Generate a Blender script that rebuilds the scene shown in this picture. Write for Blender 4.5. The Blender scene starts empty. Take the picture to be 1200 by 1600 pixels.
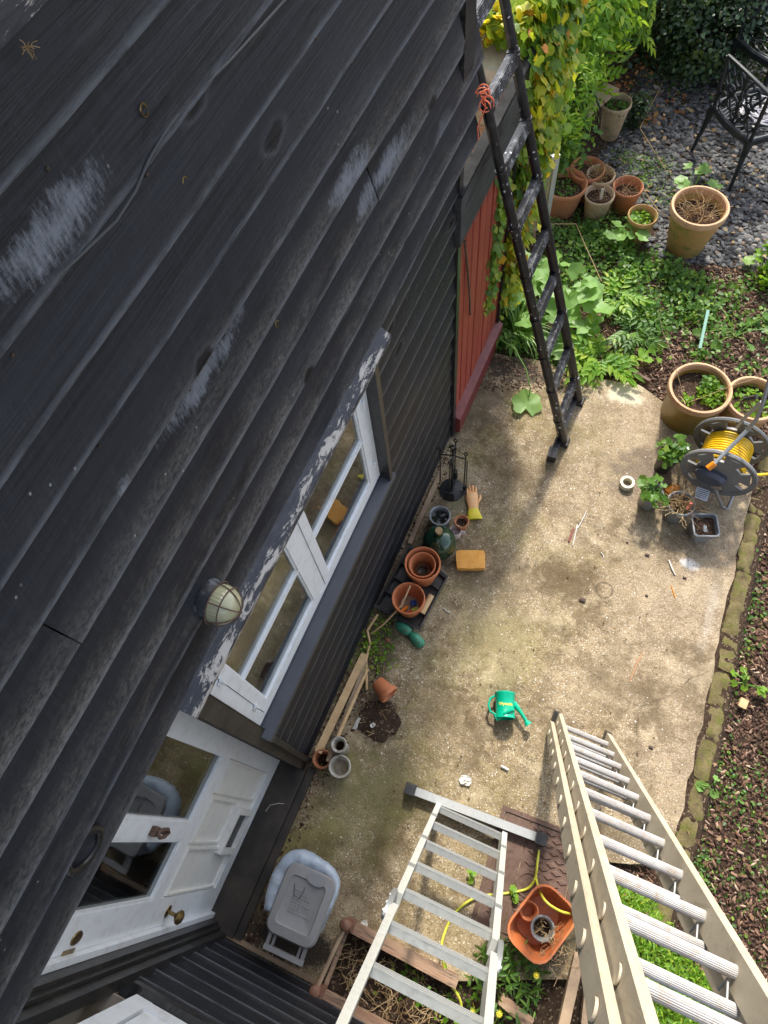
import bpy, math, random
import numpy as np
from mathutils import Vector, Matrix, noise as mnoise

random.seed(7); rng = np.random.default_rng(7)
scn = bpy.context.scene
C = scn.collection
PI = math.pi

# ------------------------------------------------------------------ camera
CAM_H = 4.3
FOC = 1105.0
RM = np.array([[0.91700624, 0.3276927, -0.22741385],
               [0.39201932, -0.84565495, 0.3621996],
               [-0.07362348, -0.42128992, -0.90393273]])
cam_d = bpy.data.cameras.new('camera')
cam = bpy.data.objects.new('camera', cam_d); C.objects.link(cam)
cam_d.sensor_fit = 'VERTICAL'; cam_d.sensor_height = 32.0; cam_d.lens = 32.0 * FOC / 1600.0
cam_d.clip_start = 0.02; cam_d.clip_end = 500
m = Matrix.Identity(4)
for i in range(3):
    m[i][0] = RM[i][0]; m[i][1] = -RM[i][1]; m[i][2] = -RM[i][2]
m[2][3] = CAM_H
cam.matrix_world = m
scn.camera = cam

# ------------------------------------------------------------------ sky and sun
SUN_DIR = Vector((-0.25, 1.0, 1.02)).normalized()      # towards the sun
world = bpy.data.worlds.new('World'); scn.world = world; world.use_nodes = True
wn = world.node_tree
sky = wn.nodes.new('ShaderNodeTexSky'); sky.sky_type = 'NISHITA'; sky.sun_disc = False
sky.sun_elevation = math.asin(SUN_DIR.z); sky.sun_rotation = math.atan2(SUN_DIR.x, SUN_DIR.y) % (2 * PI)
sky.dust_density = 2.0
bg = wn.nodes['Background']; bg.inputs[1].default_value = 0.15
bw = wn.nodes.new('ShaderNodeRGBToBW'); wn.links.new(sky.outputs[0], bw.inputs[0])   # thin cloud pales the blue
cl = wn.nodes.new('ShaderNodeMix'); cl.data_type = 'RGBA'; cl.inputs[0].default_value = .55
wn.links.new(sky.outputs[0], cl.inputs[6]); wn.links.new(bw.outputs[0], cl.inputs[7]); wn.links.new(cl.outputs[2], bg.inputs[0])
sun_d = bpy.data.lights.new('sun', 'SUN'); sun_d.energy = 2.0; sun_d.angle = math.radians(4.5); sun_d.color = (1.0, 0.94, 0.84)
sun = bpy.data.objects.new('sun', sun_d); C.objects.link(sun)
sun.rotation_euler = SUN_DIR.to_track_quat('Z', 'Y').to_euler(); sun.location = (0, 6, 9)
scn.view_settings.view_transform = 'Standard'; scn.view_settings.look = 'None'
scn.view_settings.exposure = 1.55; scn.view_settings.gamma = 1.0
try: scn.view_settings.use_curve_mapping = False
except Exception: pass
scn.cycles.max_bounces = 6; scn.cycles.transparent_max_bounces = 8

# ------------------------------------------------------------------ survey helpers
def spot(px, py, z=0.0):
    """world point at height z seen in that direction from the survey point"""
    r = RM @ np.array([px - 600.0, py - 800.0, FOC]); t = (z - CAM_H) / r[2]
    return Vector((r[0] * t, r[1] * t, z))
def on_wall(px, py, x=-0.85):
    r = RM @ np.array([px - 600.0, py - 800.0, FOC]); t = x / r[0]
    return Vector((x, r[1] * t, CAM_H + r[2] * t))

# ------------------------------------------------------------------ mesh helpers
class MB:
    def __init__(s): s.v = []; s.f = []; s.uv = None
    def add(s, vs, fs, M=None):
        o = len(s.v)
        if M is not None: vs = [M @ Vector(v) for v in vs]
        s.v.extend([tuple(v) for v in vs]); s.f.extend([tuple(i + o for i in f) for f in fs]); return s
    def box(s, c, d, M=None, rz=0.0, taper=0.0, bev=0.0):
        hx, hy, hz = d[0] / 2, d[1] / 2, d[2] / 2
        vs = []
        for sz in (-1, 1):
            k = 1 - taper if sz > 0 else 1
            if bev > 0:
                b = min(bev, hx * .45, hy * .45)
                ring = [(hx - b, -hy), (hx, -hy + b), (hx, hy - b), (hx - b, hy), (-hx + b, hy), (-hx, hy - b), (-hx, -hy + b), (-hx + b, -hy)]
            else: ring = [(hx, -hy), (hx, hy), (-hx, hy), (-hx, -hy)]
            for (x, y) in ring: vs.append((x * k, y * k, hz * sz))
        n = len(vs) // 2
        fs = [tuple(range(n - 1, -1, -1)), tuple(range(n, 2 * n))] + [(i, (i + 1) % n, n + (i + 1) % n, n + i) for i in range(n)]
        T = Matrix.Translation(c) @ Matrix.Rotation(rz, 4, 'Z')
        if M is not None: T = M @ T
        return s.add(vs, fs, T)
    def bar(s, a, b, w, h, up=(0, 0, 1), M=None):
        a = Vector(a); b = Vector(b); d = b - a; L = d.length; d.normalize(); u = Vector(up)
        sx = d.cross(u).normalized(); uu = sx.cross(d).normalized()
        T = Matrix(((sx.x, d.x, uu.x, 0), (sx.y, d.y, uu.y, 0), (sx.z, d.z, uu.z, 0), (0, 0, 0, 1))); T.translation = (a + b) / 2
        if M is not None: T = M @ T
        return s.box((0, 0, 0), (w, L, h), T)
    def tube(s, pts, r, n=8, M=None, cap=True):
        pts = [Vector(p) for p in pts]; N = len(pts)
        rs = r if isinstance(r, (list, tuple)) else [r] * N
        vs = []; fs = []; prev = None
        for i, p in enumerate(pts):
            d = (pts[min(i + 1, N - 1)] - pts[max(i - 1, 0)]).normalized()
            if prev is None:
                u = d.orthogonal().normalized()
            else:
                u = (prev - d * prev.dot(d))
                u = u.normalized() if u.length > 1e-6 else d.orthogonal().normalized()
            prev = u; w = d.cross(u)
            for k in range(n):
                a = 2 * PI * k / n; vs.append(p + (u * math.cos(a) + w * math.sin(a)) * rs[i])
        for i in range(N - 1):
            for k in range(n):
                fs.append((i * n + k, i * n + (k + 1) % n, (i + 1) * n + (k + 1) % n, (i + 1) * n + k))
        if cap: fs.append(tuple(range(n - 1, -1, -1))); fs.append(tuple((N - 1) * n + k for k in range(n)))
        return s.add(vs, fs, M)
    def lathe(s, prof, n=32, M=None, wob=0.0):
        """profile of (r, z); starts / ends at r=0 to close"""
        vs = []; fs = []; rings = []
        for (r, z) in prof:
            if r <= 1e-6: rings.append([len(vs)]); vs.append((0, 0, z))
            else:
                st = len(vs); rings.append(list(range(st, st + n)))
                for k in range(n):
                    a = 2 * PI * k / n; q = r * (1 + wob * math.sin(2 * a + r * 30)); vs.append((q * math.cos(a), q * math.sin(a), z))
        for A, B in zip(rings, rings[1:]):
            if len(A) == 1 and len(B) == 1: continue
            for k in range(n):
                k2 = (k + 1) % n
                if len(A) == 1: fs.append((A[0], B[k2], B[k]))
                elif len(B) == 1: fs.append((A[k], A[k2], B[0]))
                else: fs.append((A[k], A[k2], B[k2], B[k]))
        return s.add(vs, fs, M)
    def prism(s, poly, z0, z1, M=None):
        n = len(poly); vs = [(p[0], p[1], z0) for p in poly] + [(p[0], p[1], z1) for p in poly]
        fs = [tuple(range(n - 1, -1, -1)), tuple(range(n, 2 * n))] + [(i, (i + 1) % n, n + (i + 1) % n, n + i) for i in range(n)]
        return s.add(vs, fs, M)
    def strips(s, rows, closed=False, M=None):
        """rows of equal length joined as a sheet"""
        n = len(rows[0]); vs = [p for r in rows for p in r]; fs = []
        for i in range(len(rows) - 1):
            for k in range(n if closed else n - 1):
                fs.append((i * n + k, i * n + (k + 1) % n, (i + 1) * n + (k + 1) % n, (i + 1) * n + k))
        return s.add(vs, fs, M)
    def build(s, name, mat, parent=None, smooth=None, loc=None, recalc=True, auto=35, kind=None, label=None):
        me = bpy.data.meshes.new(name); me.from_pydata(s.v, [], s.f)
        if recalc:
            import bmesh
            bm = bmesh.new(); bm.from_mesh(me); bmesh.ops.recalc_face_normals(bm, faces=bm.faces); bm.to_mesh(me); bm.free()
        o = bpy.data.objects.new(name, me); C.objects.link(o)
        me.materials.append(mat)
        if smooth: 
            me.shade_smooth()
            try: me.set_sharp_from_angle(angle=math.radians(auto))
            except Exception: pass
        if s.uv is not None:
            l = me.uv_layers.new(name='UVMap')
            for poly in me.polygons:
                for li in poly.loop_indices:
                    l.data[li].uv = s.uv[me.loops[li].vertex_index]
        if parent is not None: o.parent = parent
        if loc is not None: o.location = loc
        if kind: o['kind'] = kind
        if label: o['label'] = label
        return o

def tag(o, label, cat, group=None):
    o['label'] = label; o['category'] = cat
    if group: o['group'] = group
    return o
def thing(name, label, cat, loc=(0, 0, 0), rz=0.0, group=None):
    o = bpy.data.objects.new(name, None); C.objects.link(o); o.location = loc; o.rotation_euler = (0, 0, rz)
    o.empty_display_size = 0.1
    return tag(o, label, cat, group)
def struct(o): o['kind'] = 'structure'; return o
def copy_tree(o, parent=None):
    c = o.copy(); C.objects.link(c); c.parent = parent
    for ch in list(o.children): copy_tree(ch, c)
    return c
def inst(src, name, parent, loc, rot=(0, 0, 0), scale=(1, 1, 1)):
    c = bpy.data.objects.new(name, src); C.objects.link(c); c.parent = parent; c.location = loc; c.rotation_euler = rot; c.scale = scale
    return c

def fast_mesh(name, V, F, mat, parent=None, smooth=False, loc=None):
    """V (n,3) float, F (m,k) int"""
    me = bpy.data.meshes.new(name); V = np.asarray(V, np.float32); F = np.asarray(F, np.int32); m_, k = F.shape
    me.vertices.add(len(V)); me.vertices.foreach_set('co', V.ravel())
    me.loops.add(m_ * k); me.loops.foreach_set('vertex_index', F.ravel())
    me.polygons.add(m_); me.polygons.foreach_set('loop_start', np.arange(0, m_ * k, k, dtype=np.int32))
    try: me.polygons.foreach_set('loop_total', np.full(m_, k, np.int32))
    except Exception: pass
    me.update(calc_edges=True); me.validate()
    me.materials.append(mat)
    if smooth: me.shade_smooth()
    o = bpy.data.objects.new(name, me); C.objects.link(o)
    if parent is not None: o.parent = parent
    if loc is not None: o.location = loc
    return o

def scatter(T, F, pos, size, nrm, spin=None, squash=None):
    """copies template (k,3) verts lying in XY, tip +Y, onto positions with normals"""
    n = len(pos); pos = np.asarray(pos, float); nrm = np.asarray(nrm, float)
    nrm = nrm / np.linalg.norm(nrm, axis=1, keepdims=True)
    a = rng.uniform(0, 2 * PI, n) if spin is None else spin
    ref = np.stack([np.cos(a), np.sin(a), np.zeros(n)], 1) + 1e-4
    ref = ref - (ref * nrm).sum(1, keepdims=True) * nrm
    ref /= (np.linalg.norm(ref, axis=1, keepdims=True) + 1e-9)
    bx = np.cross(ref, nrm)
    T = np.asarray(T, float); sz = np.asarray(size, float).reshape(-1, 1, 1) if np.ndim(size) else float(size)
    P = (bx[:, None, :] * T[None, :, 0:1] + ref[:, None, :] * T[None, :, 1:2] + nrm[:, None, :] * T[None, :, 2:3]) * sz + pos[:, None, :]
    k = len(T); F = np.asarray(F)
    FF = (F[None] + (np.arange(n) * k)[:, None, None]).reshape(-1, F.shape[1])
    return P.reshape(-1, 3), FF

# ------------------------------------------------------------------ materials
class NT:
    def __init__(s, name):
        s.m = bpy.data.materials.new(name); s.m.use_nodes = True; s.t = s.m.node_tree; s.n = s.t.nodes
        s.p = s.n['Principled BSDF']; s.out = s.n['Material Output']
    def new(s, t): return s.n.new(t)
    def link(s, a, b): s.t.links.new(a, b)
    def setin(s, sock, v):
        if hasattr(v, 'links') or isinstance(v, bpy.types.NodeSocket): s.link(v, sock)
        else: sock.default_value = v
    def coord(s, k='Object'):
        return s.new('ShaderNodeTexCoord').outputs[k]
    def geo(s, k): return s.new('ShaderNodeNewGeometry').outputs[k]
    def objrand(s): return s.new('ShaderNodeObjectInfo').outputs['Random']
    def map(s, vec, scale=(1, 1, 1), loc=(0, 0, 0), rot=(0, 0, 0)):
        n = s.new('ShaderNodeMapping'); s.link(vec, n.inputs[0]); n.inputs['Scale'].default_value = scale; n.inputs['Location'].default_value = loc; n.inputs['Rotation'].default_value = rot
        return n.outputs[0]
    def noise(s, vec, scale=5, detail=4, rough=.55, dist=0.0, col=False):
        n = s.new('ShaderNodeTexNoise'); s.link(vec, n.inputs['Vector']); n.inputs['Scale'].default_value = scale
        n.inputs['Detail'].default_value = detail; n.inputs['Roughness'].default_value = rough; n.inputs['Distortion'].default_value = dist
        return n.outputs['Color' if col else 'Fac']
    def vor(s, vec, scale=5, feat='F1', out='Distance', rnd=1.0, dim='3D'):
        n = s.new('ShaderNodeTexVoronoi'); n.feature = feat; n.voronoi_dimensions = dim; s.link(vec, n.inputs['Vector']); n.inputs['Scale'].default_value = scale
        n.inputs['Randomness'].default_value = rnd
        return n.outputs[out]
    def ramp(s, fac, stops, interp='LINEAR'):
        n = s.new('ShaderNodeValToRGB'); s.link(fac, n.inputs[0]); r = n.color_ramp; r.interpolation = interp
        while len(r.elements) < len(stops): r.elements.new(.5)
        for e, (p, c) in zip(r.elements, stops):
            e.position = p; e.color = (c, c, c, 1) if not hasattr(c, '__len__') else (*c, 1)
        return n.outputs[0]
    def mix(s, fac, a, b, mode='MIX'):
        n = s.new('ShaderNodeMix'); n.data_type = 'RGBA'; n.blend_type = mode
        s.setin(n.inputs[0], fac)
        for i, v in ((6, a), (7, b)):
            if isinstance(v, (tuple, list)): n.inputs[i].default_value = (*v, 1)
            elif isinstance(v, (int, float)): n.inputs[i].default_value = (v, v, v, 1)
            else: s.link(v, n.inputs[i])
        return n.outputs[2]
    def math(s, op, a, b=0.0, c=None, clamp=False):
        n = s.new('ShaderNodeMath'); n.operation = op; n.use_clamp = clamp
        s.setin(n.inputs[0], a); s.setin(n.inputs[1], b)
        if c is not None: s.setin(n.inputs[2], c)
        return n.outputs[0]
    def sep(s, v):
        n = s.new('ShaderNodeSeparateXYZ'); s.link(v, n.inputs[0]); return n.outputs
    def comb(s, x=0.0, y=0.0, z=0.0):
        n = s.new('ShaderNodeCombineXYZ'); s.setin(n.inputs[0], x); s.setin(n.inputs[1], y); s.setin(n.inputs[2], z); return n.outputs[0]
    def bump(s, h, strength=.3, dist=.01):
        n = s.new('ShaderNodeBump'); s.link(h, n.inputs['Height']); n.inputs['Strength'].default_value = strength; n.inputs['Distance'].default_value = dist
        s.link(n.outputs[0], s.p.inputs['Normal']); return n.outputs[0]
    def color(s, c):
        if isinstance(c, tuple): s.p.inputs['Base Color'].default_value = (*c, 1)
        else: s.link(c, s.p.inputs['Base Color'])
    def rough(s, v): s.setin(s.p.inputs['Roughness'], v)
    def spec(s, v): s.p.inputs['Specular IOR Level'].default_value = v

def simple(name, c, rough=.6, metal=0.0, c2=None, sc=8, bump=0.0, bsc=60, spec=.5, lo=.35, hi=.7, detail=5, dirt=None, dsc=25, stretch=(1, 1, 1)):
    t = NT(name); co = t.map(t.coord(), stretch)
    col = c
    if c2 is not None: col = t.mix(t.ramp(t.noise(co, sc, detail, .65), [(lo, 0.0), (hi, 1.0)]), c, c2)
    if dirt is not None:
        col = t.mix(t.ramp(t.noise(co, dsc, 6, .7), [(.52, 0.0), (.68, 1.0)]), col, dirt)
    t.color(col); t.rough(rough); t.p.inputs['Metallic'].default_value = metal; t.spec(spec)
    if bump: t.bump(t.noise(co, bsc, 4, .6), bump, .004)
    return t.m

# black painted cladding -------------------------------------------------
def black_wood(name, patches=(), wear=1.0, base=(.0095, .0108, .0145)):
    t = NT(name); o = t.coord(); uv = t.sep(t.coord('UV')); u, v = uv[0], uv[1]; rnd = t.objrand()
    off = t.math('MULTIPLY', rnd, 37.0)
    pos = t.sep(o)
    along = t.math('ADD', pos[1], pos[0]); 
    gv = t.comb(t.math('ADD', along, off), t.math('MULTIPLY', pos[2], 1.0), off)
    grain = t.noise(t.map(gv, (3.0, 95, 1)), 1.0, 5, .6, .4)
    grain2 = t.noise(t.map(gv, (1.2, 22, 1)), 1.0, 4, .6, .8)
    saw = t.noise(t.map(gv, (110, 16, 1)), 1.0, 5, .7)
    big = t.noise(t.map(gv, (2.2, 5, 1)), 1.0, 5, .6)
    c = t.mix(t.ramp(grain2, [(.3, 0.0), (.7, 1.0)]), tuple(x * .55 for x in base), tuple(x * 1.9 for x in base))
    c = t.mix(t.ramp(big, [(.42, 0.0), (.72, .8)]), c, (.019, .021, .028))
    c = t.mix(t.ramp(grain, [(.56, 0.0), (.72, .55)]), c, (.006, .006, .007))
    c = t.mix(t.math('MULTIPLY', t.ramp(saw, [(.52, 0.0), (.75, 1.0)]), .40), c, (.042, .044, .052))
    # brownish worn lower edge
    lowm = t.ramp(v, [(.02, 1.0), (.42, 0.0)])
    wn_ = t.ramp(t.noise(t.map(gv, (2.6, 9, 1)), 1.0, 7, .72), [(.40, 0.0), (.60, 1.0)])
    fine = t.ramp(t.noise(t.map(gv, (60, 120, 1)), 1.0, 4, .7), [(.38, .15), (.62, 1.0)])
    zb_ = t.ramp(t.math('DIVIDE', t.math('SUBTRACT', pos[2], 2.2), 2.0), [(0.0, .55), (.08, 1.0), (.36, .75), (.46, .12), (1.0, .08)])
    wm = t.math('MULTIPLY', t.math('MULTIPLY', t.math('MULTIPLY', lowm, wn_), t.math('MULTIPLY', fine, .75 * wear)), zb_)
    c = t.mix(wm, c, (.22, .205, .18))
    # worn paint hairline along the very edge, doubling as a painted lip highlight
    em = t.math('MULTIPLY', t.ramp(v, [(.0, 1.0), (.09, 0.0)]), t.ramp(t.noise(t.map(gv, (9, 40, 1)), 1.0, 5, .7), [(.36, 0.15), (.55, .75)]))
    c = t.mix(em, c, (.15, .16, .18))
    # knots
    kv = t.map(t.mix(.03, gv, t.noise(gv, 14, 3, col=True)), (2.3, 5.6, 1)); kd = t.vor(kv, 1.0, dim='2D')
    kg = t.ramp(t.vor(kv, 1.0, dim='2D', out='Color'), [(.50, 0.0), (.56, 1.0)])
    c = t.mix(t.math('MULTIPLY', t.ramp(kd, [(.06, 1.0), (.10, 0.0)]), kg), c, (.003, .003, .004))
    ring = t.math('MULTIPLY', t.math('MULTIPLY', t.ramp(kd, [(.09, 0.0), (.11, 1.0), (.16, 0.0)]), .5), kg)
    c = t.mix(ring, c, (.06, .06, .068))
    # droppings and specks
    sd = t.vor(t.map(gv, (13, 13, 1)), 1.0, dim='2D')
    c = t.mix(t.math('MULTIPLY', t.ramp(sd, [(.02, 1.0), (.045, 0.0)]), t.ramp(t.noise(t.map(gv, (3, 3, 1), (5, 2, 0)), 1.0, 2), [(.60, 0.0), (.64, .7)])), c, (.36, .34, .30))
    # chalky scraped patches (y, z, ry, rz, tilt)
    if patches:
        sawh = t.noise(t.map(gv, (150, 34, 1)), 1.0, 5, .75)
        brk = t.noise(t.map(gv, (14, 16, 1)), 1.0, 6, .7)
        for (py, pz, ry, rz, amp, tilt) in patches:
            dy = t.math('SUBTRACT', pos[1], py); dz = t.math('SUBTRACT', pos[2], pz)
            dz = t.math('ADD', dz, t.math('MULTIPLY', dy, tilt))
            a = t.math('POWER', t.math('ABSOLUTE', t.math('DIVIDE', dy, ry)), 2.0); b = t.math('POWER', t.math('ABSOLUTE', t.math('DIVIDE', dz, rz)), 2.0)
            d = t.math('SUBTRACT', 1.0, t.math('SQRT', t.math('ADD', a, b)))
            w = t.math('ADD', t.math('MULTIPLY', d, .9), t.math('MULTIPLY', t.math('SUBTRACT', brk, .5), 2.0))
            w = t.math('ADD', w, t.math('MULTIPLY', t.math('SUBTRACT', sawh, .5), 2.1))
            msk = t.math('MULTIPLY', t.ramp(w, [(.10, 0.0), (.75, 1.0)]), amp)
            msk = t.math('MULTIPLY', msk, t.ramp(d, [(0.0, 0.0), (.12, 1.0)]))
            c = t.mix(msk, c, (.21, .225, .255))
    t.color(c); t.rough(t.ramp(big, [(.3, .42), (.7, .62)])); t.spec(.32)
    h = t.math('ADD', t.math('MULTIPLY', grain, .7), t.math('MULTIPLY', saw, .5))
    h = t.math('SUBTRACT', h, t.math('MULTIPLY', t.ramp(kd, [(.07, 1.0), (.13, 0.0)]), .4))
    t.bump(h, .8, .004)
    return t.m

PATCH = []
for (px, py, ry, rz, amp, tilt) in ((85, 362, .18, .050, .72, .0), (325, 590, .24, .040, .66, 0.0), (345, 640, .22, .025, .5, .0), (545, 275, .16, .05, .75, 0), (600, 265, .28, .045, .7, 0), (190, 760, .035, .03, .6, 0), (690, 200, .10, .05, .25, 0)):
    w_ = on_wall(px, py); PATCH.append((w_.y, w_.z, ry, rz, amp, tilt))
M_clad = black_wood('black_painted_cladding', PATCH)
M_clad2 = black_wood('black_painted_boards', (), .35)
M_black = simple('black_gloss_paint', (.012, .012, .013), .35, c2=(.035, .034, .033), sc=14, bump=.3, bsc=70, dirt=(.06, .055, .045), dsc=45)
M_blackm = simple('black_brown_timber', (.018, .016, .014), .65, c2=(.06, .046, .034), sc=9, bump=.4, bsc=60)

def white_paint(name, c=(.78, .80, .82), dirt=(.50, .47, .40)):
    t = NT(name); o = t.coord()
    n = t.noise(o, 18, 6, .7); col = t.mix(t.ramp(n, [(.5, 0.0), (.75, .55)]), c, dirt)
    n2 = t.noise(o, 3, 3); col = t.mix(t.ramp(n2, [(.4, 0.0), (.8, .25)]), col, (.62, .66, .70))
    t.color(col); t.rough(.38); t.bump(t.noise(o, 80, 3), .15, .002); return t.m
M_white = white_paint('white_gloss_paint')
M_oldwhite = white_paint('weathered_white_paint', (.42, .41, .37), (.28, .26, .20))
M_cream = white_paint('cream_white_paint', (.74, .73, .69), (.52, .48, .38))

def flaking(name):
    t = NT(name); o = t.coord(); p = t.sep(o); uv = t.sep(t.coord('UV'))
    g = t.noise(t.map(o, (14, 11, 60)), 1.0, 8, .78, .4)
    g2 = t.noise(t.map(o, (3, 1.6, 10)), 1.0, 4, .6)
    w = t.math('ADD', t.math('MULTIPLY', t.math('SUBTRACT', g, .5), 3.6), t.math('MULTIPLY', t.math('SUBTRACT', g2, .5), 1.8))
    low = t.ramp(uv[1], [(.0, .35), (.30, .42), (.62, -.0), (.9, 0.0)])
    low = t.math('SUBTRACT', low, t.math('MULTIPLY', t.ramp(uv[1], [(.5, 0.0), (.8, 1.0)]), .6))
    m_ = t.ramp(t.math('ADD', w, low), [(.36, 0.0), (.44, 1.0)])
    blk = t.mix(t.ramp(g, [(.4, 0.0), (.7, 1.0)]), (.026, .028, .036), (.075, .078, .095))
    t.color(t.mix(m_, blk, t.mix(t.ramp(g, [(.4, 0.0), (.8, 1.0)]), (.55, .52, .48), (.40, .35, .30)))); t.rough(.55)
    t.bump(t.math('ADD', g, t.math('MULTIPLY', m_, -.6)), .6, .003); return t.m
M_flake = flaking('flaking_black_over_white')

def glass(name, tint=(.9, .95, .93)):
    t = NT(name); n = t.n; n.remove(t.p)
    fr = t.new('ShaderNodeFresnel'); fr.inputs[0].default_value = 1.8
    k = t.math('MINIMUM', t.math('MULTIPLY', fr.outputs[0], 1.35), .95)
    g = t.new('ShaderNodeBsdfGlossy'); g.inputs['Roughness'].default_value = 0.015; g.inputs['Color'].default_value = (.95, .96, .96, 1)
    o = t.coord(); b = t.new('ShaderNodeBump'); b.inputs['Strength'].default_value = .12; b.inputs['Distance'].default_value = .01
    t.link(t.noise(o, 4, 2), b.inputs['Height']); t.link(b.outputs[0], g.inputs['Normal'])
    tr = t.new('ShaderNodeBsdfTransparent'); tr.inputs[0].default_value = (*tint, 1)
    mx = t.new('ShaderNodeMixShader'); t.link(k, mx.inputs[0]); t.link(tr.outputs[0], mx.inputs[1]); t.link(g.outputs[0], mx.inputs[2])
    t.link(mx.outputs[0], t.out.inputs['Surface']); return t.m
M_glass = glass('window_glass')

# concrete -----------------------------------------------------------------
def concrete():
    t = NT('exposed_aggregate_concrete'); o = t.coord(); p = t.sep(o)
    big = t.noise(o, .9, 5, .6); med = t.noise(o, 4.0, 6, .65); fin = t.noise(o, 45, 5, .75)
    st = t.vor(o, 165, out='Color'); sd = t.vor(o, 165); st2 = t.vor(t.map(o, (1, 1, 1), (3, 4, 0)), 190, out='Color')
    hs = t.new('ShaderNodeSeparateColor'); t.link(st, hs.inputs[0])
    hs2 = t.new('ShaderNodeSeparateColor'); t.link(st2, hs2.inputs[0])
    base = t.mix(t.ramp(med, [(.3, 0.0), (.7, 1.0)]), (.25, .185, .105), (.40, .325, .215))
    agg = t.ramp(hs.outputs[0], [(0, (.20, .125, .055)), (.25, (.42, .29, .14)), (.5, (.55, .44, .27)), (.72, (.30, .22, .13)), (.9, (.55, .46, .30)), (1, (.72, .66, .50))])
    c = t.mix(.32, base, agg)
    mot = t.noise(t.map(o, (1, 1, 1), (4, 4, 0)), 11, 7, .78)
    c = t.mix(t.ramp(mot, [(.36, .85), (.5, 0.0)]), c, t.mix(.6, c, (.10, .065, .03)))
    c = t.mix(t.ramp(mot, [(.54, 0.0), (.68, .6)]), c, (.56, .45, .27))
    c = t.mix(t.ramp(hs2.outputs[1], [(.80, 0.0), (.92, .75)]), c, (.12, .085, .05))
    c = t.mix(t.ramp(hs2.outputs[0], [(.94, 0.0), (.975, .8)]), c, (.80, .76, .66))
    # greyer towards the garden and the far end (worn, different pour)
    gx = t.math('ADD', t.math('MULTIPLY', p[0], .55), t.math('MULTIPLY', p[1], .26)); gx = t.math('ADD', gx, t.math('MULTIPLY', t.math('SUBTRACT', big, .5), 1.4))
    c = t.mix(t.ramp(gx, [(.35, 0.0), (1.1, .6)]), c, t.mix(hs.outputs[0], (.24, .175, .115), (.47, .375, .27)))
    # algae green and dark stains; some blots below paint in shade
    al = t.ramp(t.noise(t.map(o, (1, 1, 1), (7, 1, 0)), 2.0, 7, .68), [(.50, 0.0), (.64, 1.0)])
    wx = t.ramp(p[0], [(-.9, 0.0), (-.3, 0.0)]); 
    xm = t.math('MULTIPLY', t.math('SUBTRACT', .75, p[0]), .62, clamp=True)
    c = t.mix(t.math('MULTIPLY', t.math('MULTIPLY', al, xm), .75), c, (.20, .18, .045))
    dk = t.ramp(t.noise(t.map(o, (1, 1, 1), (2, 9, 0)), 1.8, 9, .78), [(.49, 0.0), (.64, 1.0)])
    c = t.mix(t.math('MULTIPLY', dk, .62), c, (.10, .07, .038))
    dk2 = t.ramp(t.noise(t.map(o, (1, 1, 1), (6, 3, 0)), 6.5, 8, .75), [(.47, 0.0), (.56, 1.0)])
    reg = t.ramp(t.noise(t.map(o, (1, 1, 1), (1, 8, 0)), 1.3, 4, .6), [(.38, 0.0), (.6, 1.0)])
    c = t.mix(t.math('MULTIPLY', t.math('MULTIPLY', dk2, reg), .72), c, (.11, .078, .042))
    lt = t.ramp(t.noise(t.map(o, (1, 1, 1), (9, 3, 0)), 3.5, 8, .75), [(.54, 0.0), (.64, 1.0)])
    c = t.mix(t.math('MULTIPLY', lt, .32), c, (.60, .50, .33))
    def blot(c, x, y, rx, ry, amt, col, lo=.15, hi=.6):  # noisy ellipse for stains and soil, in places for painted shade
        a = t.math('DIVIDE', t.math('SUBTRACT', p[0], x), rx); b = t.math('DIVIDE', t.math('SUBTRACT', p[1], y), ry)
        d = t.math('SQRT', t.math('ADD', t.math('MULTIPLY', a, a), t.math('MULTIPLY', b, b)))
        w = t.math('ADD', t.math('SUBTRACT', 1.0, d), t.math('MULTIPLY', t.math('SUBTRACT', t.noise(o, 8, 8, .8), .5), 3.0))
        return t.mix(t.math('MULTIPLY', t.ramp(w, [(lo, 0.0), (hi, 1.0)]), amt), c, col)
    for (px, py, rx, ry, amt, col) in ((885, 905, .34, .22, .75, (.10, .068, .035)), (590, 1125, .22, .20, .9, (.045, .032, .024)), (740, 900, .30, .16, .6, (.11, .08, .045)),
                                       (600, 1310, .16, .3, .55, (.10, .08, .03)), (740, 620, .3, .5, .6, (.10, .085, .06)), (1000, 740, .30, .28, .6, (.13, .10, .085)), (800, 575, .6, .16, .85, (.035, .03, .025)),  # lower left moss and shed-side ground also carry painted house and creeper shade
                                       (840, 1460, .35, .25, .8, (.10, .09, .05)), (650, 900, .25, .5, .75, (.06, .045, .032)), (590, 1000, .22, .5, .8, (.075, .068, .032)), (620, 1230, .35, .3, .6, (.12, .105, .04)), (790, 1040, .09, .8, .4, (.16, .12, .075)), (395, 1420, .16, .45, .7, (.07, .05, .035)),  # dull mossy entry has shade painted in; narrow long one paints the ladder's shadow
                                       (790, 960, .10, .5, .5, (.14, .11, .07)), (690, 1110, .2, .2, .5, (.13, .10, .05)), (470, 1480, .5, .12, .9, (.04, .03, .025)), (1000, 1320, .4, .1, .5, (.10, .08, .05))):  # first entry here continues the painted ladder shadow
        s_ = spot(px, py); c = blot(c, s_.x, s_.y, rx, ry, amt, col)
    for (px, py, rx, ry, amt, col) in ((975, 615, .20, .14, .8, (.62, .57, .42)), (560, 1250, .35, .35, .35, (.26, .25, .10)), (760, 1010, .35, .4, .3, (.42, .37, .17)), (720, 790, .1, .25, .3, (.34, .33, .18)), (1075, 880, .08, .05, .8, (.75, .72, .68)), (1110, 960, .05, .35, .14, (.7, .67, .62))):
        s_ = spot(px, py); c = blot(c, s_.x, s_.y, rx, ry, amt, col)
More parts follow.
